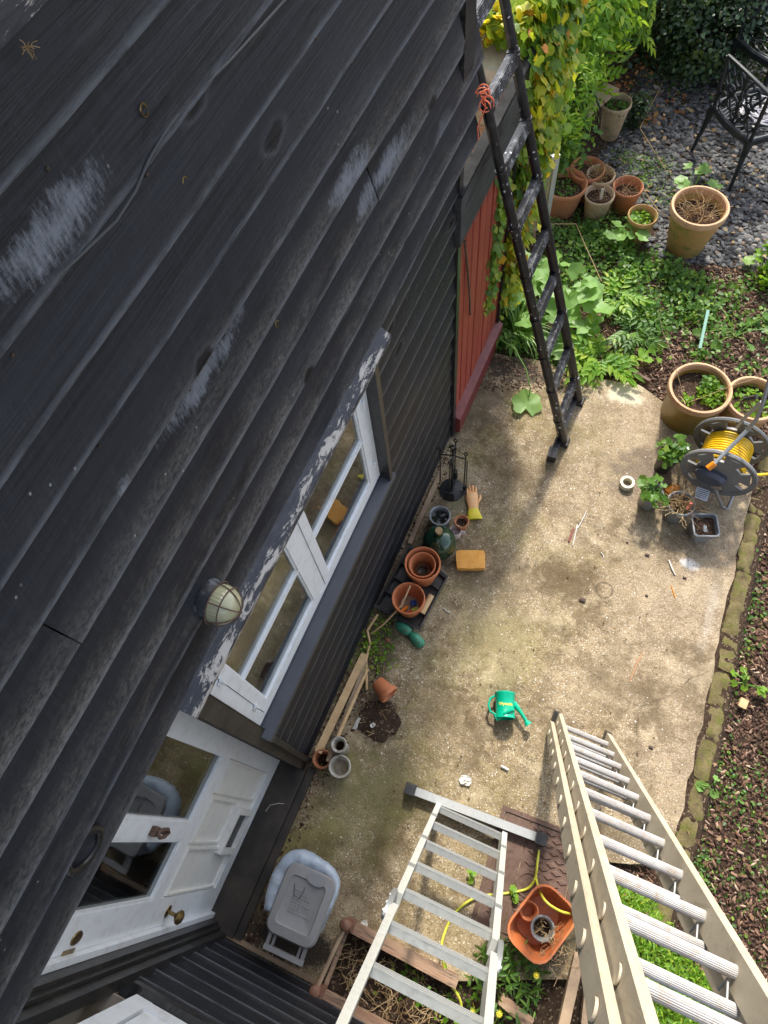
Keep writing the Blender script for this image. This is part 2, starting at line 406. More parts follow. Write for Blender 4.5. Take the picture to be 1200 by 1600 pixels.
    # ring mark left by a pot
    s_ = spot(944, 922); a = t.math('SUBTRACT', p[0], s_.x); b = t.math('SUBTRACT', p[1], s_.y)
    d = t.math('SQRT', t.math('ADD', t.math('MULTIPLY', a, a), t.math('MULTIPLY', b, b)))
    c = t.mix(t.math('MULTIPLY', t.ramp(t.math('ABSOLUTE', t.math('SUBTRACT', d, .05)), [(.003, .75), (.009, 0.0)]), t.ramp(fin, [(.3, .3), (.6, 1.0)])), c, (.06, .045, .03))
    # crack lines
    cr = t.vor(t.map(t.mix(.08, o, t.noise(o, 3, 4, col=True)), (1, 1, 1), (1, 2, 0)), .9, 'DISTANCE_TO_EDGE')
    c = t.mix(t.math('MULTIPLY', t.ramp(cr, [(.0, .7), (.004, 0.0)]), t.ramp(med, [(.52, 0.0), (.62, 1.0)])), c, (.05, .04, .03))
    t.color(c); t.rough(.9); t.spec(.2)
    h = t.math('ADD', t.math('MULTIPLY', t.math('SUBTRACT', 1.0, sd), .5), t.math('ADD', fin, t.math('MULTIPLY', med, 2.0)))
    t.bump(h, .7, .006); return t.m
M_conc = concrete()

def soil(name, a=(.028, .018, .012), b=(.085, .055, .036)):
    t = NT(name); o = t.coord(); c = t.mix(t.ramp(t.noise(o, 30, 8, .75), [(.35, 0.0), (.7, 1.0)]), a, b)
    sp = t.vor(o, 120, out='Color'); hs = t.new('ShaderNodeSeparateColor'); t.link(sp, hs.inputs[0])
    c = t.mix(t.ramp(hs.outputs[0], [(.88, 0.0), (.96, .7)]), c, (.30, .22, .15))
    t.color(c); t.rough(.95); t.spec(.15); t.bump(t.noise(o, 60, 6, .75), 1.0, .012); return t.m
M_soil = soil('garden_soil'); M_compost = soil('compost', (.03, .018, .013), (.10, .06, .04))

def pieces(name, stops, rough=.75, sc=60, bump=.3, spec=.3):
    """colour picked per loose piece"""
    t = NT(name); r = t.geo('Random Per Island'); c = t.ramp(r, stops)
    n = t.noise(t.coord(), sc, 4, .7); c = t.mix(t.ramp(n, [(.4, 0.0), (.8, .45)]), c, t.mix(.65, c, (.0, .0, .0)))
    t.color(c); t.rough(rough); t.spec(spec)
    if bump: t.bump(n, bump, .003)
    return t.m
M_mulch = pieces('bark_mulch', [(0, (.03, .015, .010)), (.35, (.08, .04, .026)), (.7, (.16, .085, .055)), (.9, (.27, .165, .11)), (1, (.5, .38, .27))])
M_slate = pieces('slate_chippings', [(0, (.03, .03, .031)), (.35, (.072, .072, .074)), (.7, (.125, .124, .126)), (.93, (.20, .195, .19)), (.975, (.20, .14, .10)), (1, (.30, .27, .23))], .75, 40, .3, .2)
M_grit = pieces('loose_grit', [(0, (.06, .04, .025)), (.4, (.2, .13, .08)), (.7, (.5, .42, .3)), (.9, (.8, .77, .7)), (1, (.9, .88, .82))])

def leafmat(name, stops, trans=.35, rough=.45):
    t = NT(name); r = t.geo('Random Per Island'); c = t.ramp(r, stops)
    n = t.noise(t.coord(), 35, 3); c = t.mix(t.ramp(n, [(.35, 0.0), (.75, .35)]), c, t.mix(.5, c, (.02, .05, .01)))
    t.color(c); t.rough(rough); t.spec(.4)
    tr = t.new('ShaderNodeBsdfTranslucent'); t.link(t.mix(.45, t.mix(.5, c, c, 'ADD'), (.45, .58, .03), 'MIX'), tr.inputs[0])
    mx = t.new('ShaderNodeMixShader'); mx.inputs[0].default_value = trans
    t.link(t.p.outputs[0], mx.inputs[1]); t.link(tr.outputs[0], mx.inputs[2]); t.link(mx.outputs[0], t.out.inputs['Surface'])
    return t.m
L_creep = leafmat('creeper_leaves', [(0, (.10, .20, .02)), (.3, (.24, .36, .03)), (.55, (.45, .50, .03)), (.85, (.70, .58, .03)), (.96, (.75, .42, .02)), (1, (.60, .18, .03))], .5)
L_creepg = leafmat('green_creeper_leaves', [(0, (.05, .13, .02)), (.4, (.10, .24, .03)), (.85, (.24, .38, .04)), (1, (.48, .46, .04))], .45)
L_dark = leafmat('dark_evergreen_leaves', [(0, (.010, .026, .012)), (.5, (.02, .05, .022)), (.85, (.04, .085, .04)), (1, (.09, .15, .06))], .15, .35)
L_pinn = leafmat('pinnate_leaves', [(0, (.05, .13, .04)), (.5, (.09, .21, .05)), (.85, (.18, .33, .06)), (1, (.32, .42, .05))], .45)
L_bright = leafmat('bright_green_leaves', [(0, (.09, .22, .02)), (.5, (.18, .38, .03)), (.9, (.34, .50, .05)), (1, (.5, .55, .07))], .5)
L_mid = leafmat('mid_green_leaves', [(0, (.04, .11, .02)), (.5, (.085, .20, .03)), (.9, (.17, .32, .05)), (1, (.30, .40, .06))], .42)
L_holly = leafmat('hollyhock_leaves', [(0, (.13, .27, .06)), (.5, (.20, .38, .09)), (1, (.32, .48, .12))], .4)
L_dry = leafmat('dry_stems', [(0, (.20, .11, .05)), (.5, (.38, .25, .12)), (1, (.58, .43, .24))], .1, .8)
L_litter = leafmat('brown_leaf_litter', [(0, (.07, .035, .02)), (.6, (.18, .095, .05)), (1, (.34, .22, .12))], .15, .8)
L_rust = leafmat('fallen_rust_leaves', [(0, (.22, .08, .03)), (.6, (.42, .15, .05)), (1, (.5, .28, .1))], .2, .7)

M_terra = simple('terracotta', (.40, .145, .06), .75, c2=(.50, .22, .11), sc=7, bump=.25, bsc=90, dirt=(.30, .17, .10), dsc=22)
M_terrabright = simple('clean_terracotta', (.50, .16, .06), .65, c2=(.56, .20, .085), sc=5, bump=.15, bsc=90)
M_terrag = simple('algae_stained_terracotta', (.50, .26, .10), .7, c2=(.36, .27, .07), sc=6, bump=.3, bsc=80, dirt=(.17, .17, .05), dsc=12)
M_tan = simple('weathered_tan_clay', (.40, .29, .17), .8, c2=(.50, .38, .25), sc=9, bump=.3, bsc=80, dirt=(.20, .20, .10), dsc=15)
M_glaze = simple('ochre_glaze', (.30, .19, .035), .3, c2=(.20, .17, .05), sc=5, bump=.1, bsc=40)
M_rim = simple('pale_terracotta_rim', (.60, .36, .20), .7, c2=(.50, .27, .14), sc=12, bump=.2, bsc=90)
M_greypot = simple('grey_plastic', (.20, .215, .225), .45, c2=(.27, .29, .30), sc=9, dirt=(.12, .10, .08), dsc=30)
M_blackpl = simple('black_plastic', (.02, .02, .022), .4, c2=(.05, .048, .045), sc=15, dirt=(.10, .08, .06), dsc=40)
M_paleclay = simple('pale_glazed_pot', (.52, .50, .45), .4, c2=(.40, .36, .29), sc=14, dirt=(.26, .20, .13), dsc=25)
M_binpl = simple('grey_bin_plastic', (.265, .265, .265), .42, c2=(.22, .22, .22), sc=6, bump=.1, bsc=150, dirt=(.26, .24, .22), dsc=35)
M_bag = simple('pale_bag_film', (.42, .48, .55), .35, c2=(.30, .36, .44), sc=22, bump=.9, bsc=26)
M_green = simple('green_plastic', (.0, .36, .20), .3, c2=(.0, .44, .26), sc=6, bump=.05, bsc=90)
M_dgreen = simple('faded_green_plastic', (.03, .22, .13), .45, c2=(.06, .30, .18), sc=12, dirt=(.10, .12, .06), dsc=40)
M_yellow = simple('yellow_paint', (.75, .62, .04), .5)
M_hose = simple('yellow_hose', (.80, .50, .01), .35, c2=(.62, .36, .01), sc=30)
M_hoseg = simple('yellow_green_hose', (.62, .60, .06), .4, c2=(.5, .5, .05), sc=20)
M_orange = simple('orange_plastic', (.80, .26, .01), .4)
M_sponge = simple('orange_sponge', (.78, .36, .08), .95, c2=(.85, .45, .13), sc=30, bump=.9, bsc=160, spec=.1)
M_galv = simple('galvanised_metal', (.36, .37, .37), .45, .6, c2=(.32, .33, .34), sc=12)
M_darkgreyp = simple('dark_grey_plastic', (.10, .105, .11), .45, c2=(.14, .145, .15), sc=10, dirt=(.2, .19, .17), dsc=40)
M_greyp = simple('mid_grey_plastic', (.17, .17, .17), .45, c2=(.21, .21, .205), sc=10)
M_iron = simple('black_cast_iron', (.006, .008, .010), .4, c2=(.018, .023, .027), sc=20, spec=.45, bump=.2, bsc=90)
M_brick = pieces('old_brick', [(0, (.20, .09, .05)), (1, (.30, .15, .09))])
M_rust = simple('rusty_iron', (.10, .056, .040), .85, c2=(.16, .10, .075), sc=14, bump=.5, bsc=80, dirt=(.08, .05, .035), dsc=30)
M_oak = simple('raw_timber', (.64, .44, .23), .65, c2=(.50, .32, .15), sc=2.5, bump=.3, bsc=40, stretch=(1, 6, 6))
M_oakgrey = simple('weathered_timber', (.42, .30, .19), .75, c2=(.25, .17, .11), sc=5, bump=.4, bsc=50)
M_bedwood = simple('reddish_bed_timber', (.30, .165, .10), .7, c2=(.44, .31, .20), sc=6, bump=.4, bsc=50, stretch=(.6, 5, 5), dirt=(.10, .07, .05), dsc=14)
M_brass = simple('aged_brass', (.35, .25, .10), .3, .9, c2=(.16, .11, .05), sc=30)
M_dirtywhite = simple('dirty_white', (.70, .68, .62), .6, c2=(.5, .46, .4), sc=30)
M_cork = simple('cork', (.42, .29, .15), .85, c2=(.3, .19, .09), sc=60)

def brickmat():
    t = NT('weathered_brick'); r = t.objrand(); c = t.ramp(r, [(0, (.22, .085, .05)), (.4, (.33, .15, .09)), (.75, (.42, .25, .16)), (1, (.30, .2, .15))])
    n = t.noise(t.coord(), 45, 5, .7); c = t.mix(t.ramp(n, [(.45, 0.0), (.7, .7)]), c, (.42, .38, .32)); t.color(c); t.rough(.9); t.bump(n, .6, .005); return t.m
M_brickw = brickmat()
def mossbrick():
    t = NT('moss_covered_brick'); r = t.objrand(); o = t.coord(); off = t.math('MULTIPLY', r, 31.0)
    v = t.new('ShaderNodeVectorMath'); v.operation = 'ADD'; t.link(o, v.inputs[0]); t.link(t.comb(off, off, off), v.inputs[1]); o2 = v.outputs[0]
    c = t.mix(t.ramp(t.noise(o2, 14, 6, .7), [(.35, 0.0), (.65, 1.0)]), (.11, .08, .035), (.19, .15, .065))
    c = t.mix(t.ramp(t.noise(o2, 22, 6, .75), [(.46, 0.0), (.6, .9)]), c, (.11, .11, .02))
    c = t.mix(t.ramp(t.noise(o2, 9, 6, .75), [(.55, 0.0), (.7, .85)]), c, (.05, .035, .022))
    t.color(c); t.rough(.95); t.bump(t.noise(o2, 40, 6, .75), .9, .01); return t.m
M_moss = mossbrick()

def metal_white(name, c=(.62, .64, .62), m_=.55):
    t = NT(name); o = t.coord(); n = t.noise(o, 40, 6, .7); n2 = t.noise(o, 7, 4)
    col = t.mix(t.ramp(n, [(.45, 0.0), (.7, .5)]), c, tuple(x * .72 for x in c)); col = t.mix(t.ramp(n2, [(.5, 0.0), (.75, .35)]), col, (.55, .52, .44))
    t.color(col); t.rough(t.ramp(n, [(.3, .38), (.7, .6)])); t.p.inputs['Metallic'].default_value = m_; t.bump(n, .15, .002); return t.m
M_alu = metal_white('dull_aluminium', (.45, .46, .45), .45); M_alurail = metal_white('pale_aluminium_rail', (.58, .58, .53), .3)
def ladderbeige():
    t = NT('weathered_beige_ladder'); o = t.coord(); n = t.noise(o, 25, 7, .72); n2 = t.noise(t.map(o, (6, 3, 1.2)), 2, 5, .7)
    c = t.mix(t.ramp(n2, [(.35, 0.0), (.7, 1.0)]), (.53, .46, .345), (.42, .355, .255)); c = t.mix(t.ramp(n, [(.5, 0.0), (.72, .6)]), c, (.30, .26, .19))
    sp = t.noise(o, 160, 3, .8); c = t.mix(t.ramp(sp, [(.66, 0.0), (.72, .6)]), c, (.14, .11, .08))
    c = t.mix(t.math('MULTIPLY', t.ramp(t.noise(t.map(o, (30, 30, 2.5)), 1, 6, .8), [(.56, 0.0), (.66, .5)]), 1.0), c, (.25, .21, .155))
    t.color(c); t.rough(.65); t.p.inputs['Metallic'].default_value = .05; t.bump(n, .3, .003); return t.m
M_beige = ladderbeige()
def lblack():
    t = NT('paint_spattered_black'); o = t.coord(); n = t.noise(o, 22, 6, .75)
    c = t.mix(t.ramp(n, [(.5, 0.0), (.8, 1.0)]), (.010, .010, .011), (.05, .05, .056))
    c = t.mix(t.math('MULTIPLY', t.ramp(t.vor(t.mix(.1, o, t.noise(o, 9, 3, col=True)), 33), [(.12, 1.0), (.2, 0.0)]), t.ramp(t.noise(o, 5, 3), [(.5, 0.0), (.56, 1.0)])), c, (.6, .6, .62))
    c = t.mix(t.ramp(t.noise(o, 12, 7, .8), [(.66, 0.0), (.71, .7)]), c, (.36, .40, .48))
    t.color(c); t.rough(.38); t.bump(n, .2, .003); return t.m
M_lblack = lblack()
def lrung():
    t = NT('ribbed_black_rung'); o = t.coord(); n = t.noise(o, 16, 7, .75)
    c = t.mix(t.ramp(n, [(.5, 0.0), (.66, .8)]), (.05, .05, .054), (.42, .43, .45)); c = t.mix(t.ramp(t.vor(o, 24), [(.1, 1.0), (.15, 0.0)]), c, (.7, .7, .7))
    t.color(c); t.rough(.45); t.p.inputs['Metallic'].default_value = .2; return t.m
M_lrung = lrung()
def redpaint():
    t = NT('faded_red_paint'); o = t.coord(); n = t.noise(t.map(o, (9, 9, 1.5)), 1, 6, .7)
    c = t.mix(t.ramp(n, [(.35, 0.0), (.7, 1.0)]), (.26, .034, .022), (.36, .065, .042)); c = t.mix(t.ramp(t.noise(o, 24, 6, .7), [(.58, 0.0), (.7, .5)]), c, (.42, .18, .12))
    t.color(c); t.rough(.6); t.bump(n, .3, .004); return t.m
M_red = redpaint()
def tilefloor():
    t = NT('brown_floor_tile'); r = t.objrand(); c = t.ramp(r, [(0, (.05, .03, .02)), (1, (.10, .062, .042))]); t.color(c); t.rough(.35); return t.m
M_tile = tilefloor()
M_room = simple('dim_room_plaster', (.35, .30, .24), .9)
# ================================================================== ground
def poly_world(pts): return [(spot(*p).x, spot(*p).y) for p in pts]
SLAB_PX = [(757, 545), (800, 558), (845, 562), (905, 588), (950, 592), (1000, 602), (1040, 628), (1060, 668), (1110, 700), (1180, 738), (1166, 800), (1152, 870), (1135, 950), (1112, 1060), (1096, 1130), (1083, 1200), (1066, 1262), (1050, 1318), (1015, 1350), (960, 1350), (934, 1338), (918, 1400), (905, 1470), (890, 1530)]
SLAB = poly_world(SLAB_PX) + [(.20, -.62), (.20, -1.6), (-1.6, -1.6), (-1.6, 3.4), (-.95, 3.4)]
def inside(P, poly):
    x, y = P[:, 0], P[:, 1]; r = np.zeros(len(P), bool); n = len(poly)
    for i in range(n):
        x1, y1 = poly[i]; x2, y2 = poly[(i + 1) % n]
        c = ((y1 > y) != (y2 > y)) & (x < (x2 - x1) * (y - y1) / (y2 - y1 + 1e-12) + x1); r ^= c
    return r
def region(pts_px, n, excl=None):
    poly = poly_world(pts_px); a = np.array(poly); lo = a.min(0); hi = a.max(0); out = np.zeros((0, 2))
    while len(out) < n:
        P = rng.uniform(lo, hi, (n * 2, 2)); P = P[inside(P, poly)]
        if excl is not None: P = P[~inside(P, excl)]
        if len(P) == 0: break
        out = np.concatenate([out, P])
    return out[:n]

g = MB().box((0, 20, -.19), (120, 120, .3)); o = g.build('garden_ground', M_soil); struct(o)
# slab with slightly ragged broken rim
rag = []
for i, (a, b) in enumerate(zip(SLAB, SLAB[1:] + SLAB[:1])):
    L = math.dist(a, b); k = max(1, int(L / .07)) if i < 23 else 1
    for q in range(k):
        tt = q / k; x = a[0] + (b[0] - a[0]) * tt; y = a[1] + (b[1] - a[1]) * tt
        if i < 23: x += random.uniform(-.012, .012); y += random.uniform(-.012, .012)
        rag.append((x, y))
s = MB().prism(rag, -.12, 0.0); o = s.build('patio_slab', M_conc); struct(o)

# brick edging along the patio -------------------------------------------
edge = thing('brick_edging', 'row of moss covered edging bricks between the concrete patio and the bark bed', 'edging', (0, 0, 0))
ept = [spot(*p) for p in ((1196, 735), (1182, 800), (1166, 880), (1151, 950), (1131, 1050), (1112, 1140), (1101, 1200), (1078, 1290), (1058, 1360), (1035, 1440), (1010, 1530), (990, 1600))]
def polyline(pts, step):
    out = []; d = 0; 
    for a, b in zip(pts, pts[1:]):
        L = (b - a).length; 
        while d < L: out.append((a.lerp(b, d / L), (b - a).normalized())); d += step
        d -= L
    return out
def lumpy(dx, dy, dz, seed, amp=.008):
    b = MB(); nx, ny = 5, 4; rows = []
    v = []; f = []
    ix = {}
    N = 6
    import itertools
    pts = []
    for k in range(3):
        for j in range(5):
            for i in range(7):
                pts.append(((i / 6 - .5) * dx, (j / 4 - .5) * dy, (k / 2 - .5) * dz))
    idx = lambda i, j, k: k * 35 + j * 7 + i
    for i in range(6):
        for j in range(4):
            f.append((idx(i, j, 2), idx(i + 1, j, 2), idx(i + 1, j + 1, 2), idx(i, j + 1, 2)))
    for k in range(2):
        for i in range(6):
            f.append((idx(i, 0, k), idx(i + 1, 0, k), idx(i + 1, 0, k + 1), idx(i, 0, k + 1)))
            f.append((idx(i + 1, 4, k), idx(i, 4, k), idx(i, 4, k + 1), idx(i + 1, 4, k + 1)))
        for j in range(4):
            f.append((idx(0, j + 1, k), idx(0, j, k), idx(0, j, k + 1), idx(0, j + 1, k + 1)))
            f.append((idx(6, j, k), idx(6, j + 1, k), idx(6, j + 1, k + 1), idx(6, j, k + 1)))
    vs = []
    for p in pts:
        p = Vector(p); q = Vector((p.x / dx * 2, p.y / dy * 2, p.z / dz * 2)); r_ = max(abs(q.x), abs(q.y))
        p.x *= 1 - .05 * abs(q.y) ** 5; p.y *= 1 - .06 * abs(q.x) ** 5
        if q.z > .5: p.z -= .006 * r_ ** 6
        nv = mnoise.noise_vector(p * 22 + Vector((seed * 3.1, seed, 0))) * amp * 1.6; vs.append(p + nv)
    b.v = vs; b.f = f; return b
brick_meshes = []
for k in range(5):
    o = lumpy(.222, .086, .06, k, .009).build('edging_brick', M_moss, edge, smooth=True, auto=60); o.location = (0, 0, 0); brick_meshes.append(o)
bl = polyline(ept, .217)
for i, (p, d) in enumerate(bl):
    ang = math.atan2(d.y, d.x) + random.uniform(-.05, .05)
    if i < 5: o = brick_meshes[i]
    else: o = brick_meshes[i % 5].copy(); C.objects.link(o)
    o.location = (p.x + random.uniform(-.012, .012), p.y + random.uniform(-.01, .01), -.030 + random.uniform(-.006, .006)); o.rotation_euler = (random.uniform(-.03, .03), random.uniform(-.03, .03), ang)

o = MB()
for (p, d) in polyline(ept, .08):
    sd = Vector((-d.y, d.x, 0)); 
eb_rows = [[tuple(p + Vector((-d.y, d.x, 0)) * w_ + Vector((0, 0, z_))) for (w_, z_) in ((-.10, -.055), (-.06, -.010), (0, -.003), (.06, -.008), (.10, -.055))] for (p, d) in polyline(ept, .05)]
MB().strips(eb_rows).build('edging_bed', M_soil, edge, smooth=True)
# ================================================================== house
house = thing('clad_house', 'black weatherboarded house wall with white framed window and half glazed white door', 'house', (0, 0, 0))
def board(y0, y1, zb, h, x=-.885, seed=0, name='board', mat=None, parent=None, wav=.006, tilt=.056, axis='y', uv0=0.0):
    n = max(2, int(abs(y1 - y0) / .07)); prof = [(-.003, 1.0), (.0025, .78), (.009, .52), (.016, .24), (.0215, .02), (.0213, 0.0), (-.003, .004)]
    sc_ = tilt / .025
    rows = []; uv = []
    for i in range(n + 1):
        y = y0 + (y1 - y0) * i / n
        row = []
        dz = (mnoise.noise(Vector((y * 1.7, seed * 5.3, 0))) * wav * 1.3 + mnoise.noise(Vector((y * 7, seed * 3.3, 4))) * wav * .5)
        dx = mnoise.noise(Vector((y * 1.1, seed * 2.3, 9))) * .006
        for j, (px, t_) in enumerate(prof):
            z = zb + h * t_ + dz * (1 - t_); xx = x + px * sc_ + dx * (1 - t_) * (px / .025)
            row.append((xx, y, z) if axis == 'y' else (y, x + px * sc_, z)); uv.append((y, t_))
        rows.append(row)
    b = MB().strips(rows); b.uv = uv
    n7 = len(prof)
    b.f.append(tuple(range(n7))); b.f.append(tuple(n * n7 + k for k in range(n7 - 1, -1, -1)))
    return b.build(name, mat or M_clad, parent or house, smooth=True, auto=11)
# rows above the door and window
zb_up = [2.21, 2.37, 2.54, 2.71, 2.875, 3.035, 3.19, 3.335, 3.485, 3.65, 3.815, 3.97, 4.13, 4.29, 4.45, 4.61, 4.77, 4.93]
for i, z in enumerate(zb_up):
    h = (zb_up[i + 1] if i + 1 < len(zb_up) else z + .16) - z + .035
    yr = 2.62 if z < 2.60 else 2.40
    if i in (4, 3, 9):
        yj = {4: .055, 3: 1.62, 9: 1.9}[i]
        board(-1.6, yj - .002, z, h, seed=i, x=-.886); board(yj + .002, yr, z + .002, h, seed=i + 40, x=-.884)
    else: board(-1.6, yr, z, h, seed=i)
for k in range(1, 15):
    z = 2.21 - .157 * k; h = .192
    ylo = 1.475 if k < 7.5 else .115
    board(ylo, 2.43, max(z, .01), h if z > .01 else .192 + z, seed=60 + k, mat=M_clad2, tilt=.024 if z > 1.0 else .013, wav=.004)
nl = MB()
for i, z in enumerate(zb_up[:14]):
    for q in range(9):
        y = -1.0 + q * .41 + (.17 if i % 2 else 0) + random.uniform(-.03, .03)
        if y < 2.35:
            for dz in (.03, .115):
                x_ = -.885 + .036 * (1 - dz / .2) + .002; nl.lathe([(.004, 0), (.0035, .002), (0, .0025)], 8, Matrix.Translation((x_, y, z + dz + random.uniform(-.006, .006))) @ Matrix.Rotation(PI / 2, 4, 'Y'))
nl.build('nail_heads', simple('nail_heads', (.012, .010, .010), .5, c2=(.12, .08, .05), sc=6), house)['kind'] = 'stuff'
# corner trim
MB().box((-.872, 2.468, 3.75), (.05, .11, 2.35)).build('corner_board', M_black, house)
MB().box((-.885, 2.455, 1.1), (.055, .045, 2.22)).build('corner_post', M_black, house)
MB().box((-.93, 2.60, 2.40), (.12, .05, .38)).build('end_board', M_blackm, house)
# post between window and door and the end of the lower wall
MB().box((-.915, .072, 1.09), (.09, .075, 2.18)).build('door_post', M_blackm, house)
MB().box((-.86, .095, .53), (.028, .03, 1.04)).build('cover_strip', M_black, house)
# building core (rooms, so that the wall has a body)
core = MB()
core.box((-3.4, .45, 2.6), (.12, 4.1, 5.2)); core.box((-2.15, 2.42, 2.6), (2.5, .1, 5.2)); core.box((-2.15, -1.62, 2.6), (2.5, .1, 5.2))
core.box((-2.15, .45, 5.15), (2.5, 4.1, .1)); core.box((-2.15, .45, 2.35), (2.5, 4.1, .1))
core.box((-.935, .43, 3.75), (.06, 4.0, 2.7)); core.box((-.935, 1.95, 1.1), (.06, .95, 2.2)); core.box((-.935, .79, .52), (.06, 1.36, 1.04)); core.box((-.99, -1.2, 1.1), (.06, .6, 2.2))
core.build('core_wall', M_room, house)
fl = thing('room_floor', 'dark brown tiled floor seen through the glazed door', 'floor', (-2.1, 0, 0)); 
MB().box((0, .4, -.02), (2.4, 4.0, .04)).build('screed', M_room, fl)
tm = MB().box((0, 0, 0), (.29, .29, .012), bev=.006).build('floor_tile', M_tile, fl, loc=(-.9, -1.3, .008))
for i in range(7):
    for j in range(12):
        if i + j: inst(tm.data, 'floor_tile', fl, (-.9 + .3 * i, -1.3 + .3 * j, .008 + random.uniform(-.001, .001)))

# ---- window -------------------------------------------------------------
def up_box(b, x0, x1, y0, y1, z0, z1, bev=0):
    return b.box(((x0 + x1) / 2, (y0 + y1) / 2, (z0 + z1) / 2), (x1 - x0, y1 - y0, z1 - z0))
win = bpy.data.objects.new('window', None); C.objects.link(win); win.parent = house; win.location = (0, 0, 0); win.empty_display_size = .1
WX = -.925; WZ0, WZ1, WY0, WY1 = 1.165, 2.14, .115, 1.44
fr = MB(); T_ = .035
up_box(fr, WX - .03, WX + .035, WY0, WY0 + .055, WZ0, WZ1); up_box(fr, WX - .03, WX + .035, WY1 - .05, WY1, WZ0, WZ1)
up_box(fr, WX - .03, WX + .036, WY0 + .055, WY1 - .05, WZ1 - .05, WZ1 - .001); up_box(fr, WX - .03, WX + .036, WY0 + .055, WY1 - .05, WZ0 + .001, WZ0 + .04)
ym = .775; up_box(fr, WX - .03, WX + .034, ym - .025, ym + .025, WZ0 + .04, WZ1 - .05)
fr.build('frame', M_white, win)
for (a, b) in ((WY0 + .058, ym - .028), (ym + .028, WY1 - .053)):
    z0, z1 = WZ0 + .043, WZ1 - .053; zm = 1.645
    sb = MB(); X0, X1 = WX - .012, WX + .038
    up_box(sb, X0, X1, a, a + .048, z0, z1); up_box(sb, X0, X1, b - .048, b, z0, z1)
    up_box(sb, X0, X1 - .001, a + .048, b - .048, z1 - .05, z1); up_box(sb, X0, X1 - .001, a + .048, b - .048, z0, z0 + .052)
    sb.build('sash', M_white, win)
    MB().box((WX + .027, (a + b) / 2, zm), (.020, b - a - .096, .020)).build('glazing_bar', M_white, win)
    for (p, q) in ((z0 + .052, zm - .012), (zm + .012, z1 - .05)):
        MB().box((WX + .021, (a + b) / 2, (p + q) / 2), (.004, b - a - .096, q - p)).build('pane', M_glass, win)
        put = MB()
        for (ya, yb, za, zb_) in ((a + .048, b - .048, p, p + .009), (a + .048, a + .057, p + .009, q - .009), (b - .057, b - .048, p + .009, q - .009), (a + .048, b - .048, q - .009, q)):
            up_box(put, WX + .0235, WX + .031, ya, yb, za, zb_)
        put.build('putty_bead', M_white, win)
    for zz in (z0 + .12, z1 - .25):
        yy = a - .002 if a < .5 else b + .002
        hg = MB(); hg.tube([(X1 + .006, yy, zz), (X1 + .006, yy, zz + .055)], .006, 8); up_box(hg, X1, X1 + .004, yy - .016, yy + .016, zz + .006, zz + .05); hg.build('hinge', M_white, win)
# indoor ledge and rolled blind seen low in the panes
MB().box((-1.10, .78, WZ0 + .0), (.30, 1.30, .03)).build('inner_ledge', M_white, win)
cu = MB(); rws = []
for zz in (WZ0 + .03, 1.45, 1.70): rws.append([(-.962 + .012 * math.sin(q * 1.55) + .003 * math.sin(q * 4.1 + zz * 9), .165 + .575 * q / 60, zz) for q in range(61)])
cu.strips(rws); cu.build('net_curtain', simple('pale_curtain', (.80, .80, .80), .9), win, smooth=True)
bl_ = MB()
bl_.tube([(-.99, .16, 1.235), (-.99, .74, 1.235)], .028, 12); bl_.tube([(-1.07, .16, 1.24), (-1.07, 1.35, 1.24)], .022, 12); bl_.build('rolled_blind', M_paleclay, win)
# reveals and sloping sill
up_box(MB(), -.955, -.835, WY1 + .002, WY1 + .034, 1.10, 2.19).build('reveal_board', M_black, win)
up_box(MB(), -.955, -.868, WY0 - .004 + .0, WY0 - .001, 1.10, 2.19).build('reveal_board', M_blackm, win)
sl = MB(); y0, y1 = .075, WY1 + .055
vs = [(-.955, y0, 1.165), (-.83, y0, 1.125), (-.83, y0, 1.085), (-.955, y0, 1.10)]; vs += [(x, y1, z) for (x, _, z) in vs]
sl.add(vs, [(0, 1, 2, 3), (7, 6, 5, 4), (0, 4, 5, 1), (1, 5, 6, 2), (2, 6, 7, 3), (3, 7, 4, 0)]); sl.build('sill', simple('grey_black_sill_paint', (.045, .05, .062), .4, c2=(.06, .065, .078), sc=6, bump=.2, bsc=60), win)
# head drip board, flaking
def flakeboard(y0, y1, xa, za, xb, zb_, th, name, parent):
    b = MB(); n = int((y1 - y0) / .06); rows = []; uv = []
    for i in range(n + 1):
        y = y0 + (y1 - y0) * i / n; r = []
        e = mnoise.noise(Vector((y * 9, 1, za))) * .003
        for (x, z, v) in ((xa, za, 1.0), (xa * .5 + xb * .5, za * .5 + zb_ * .5 + .002, .5), (xb, zb_ + e, .12), (xb + .003, zb_ - th * .4 + e, .03), (xb - .002, zb_ - th + e, 0), (xa, zb_ - th, 0)):
            r.append((x, y, z)); uv.append((y, v))
        rows.append(r)
    b.strips(rows); b.uv = uv; b.f.append(tuple(range(6))); b.f.append(tuple(n * 6 + k for k in range(5, -1, -1)))
    return b.build(name, M_flake, parent, smooth=True, auto=30)
flakeboard(.025, 1.53, -.868, 2.235, -.795, 2.185, .032, 'drip_board', win)
flakeboard(-.55, 1.35, -.868, 3.925, -.748, 3.88, .05, 'upper_sill', house)

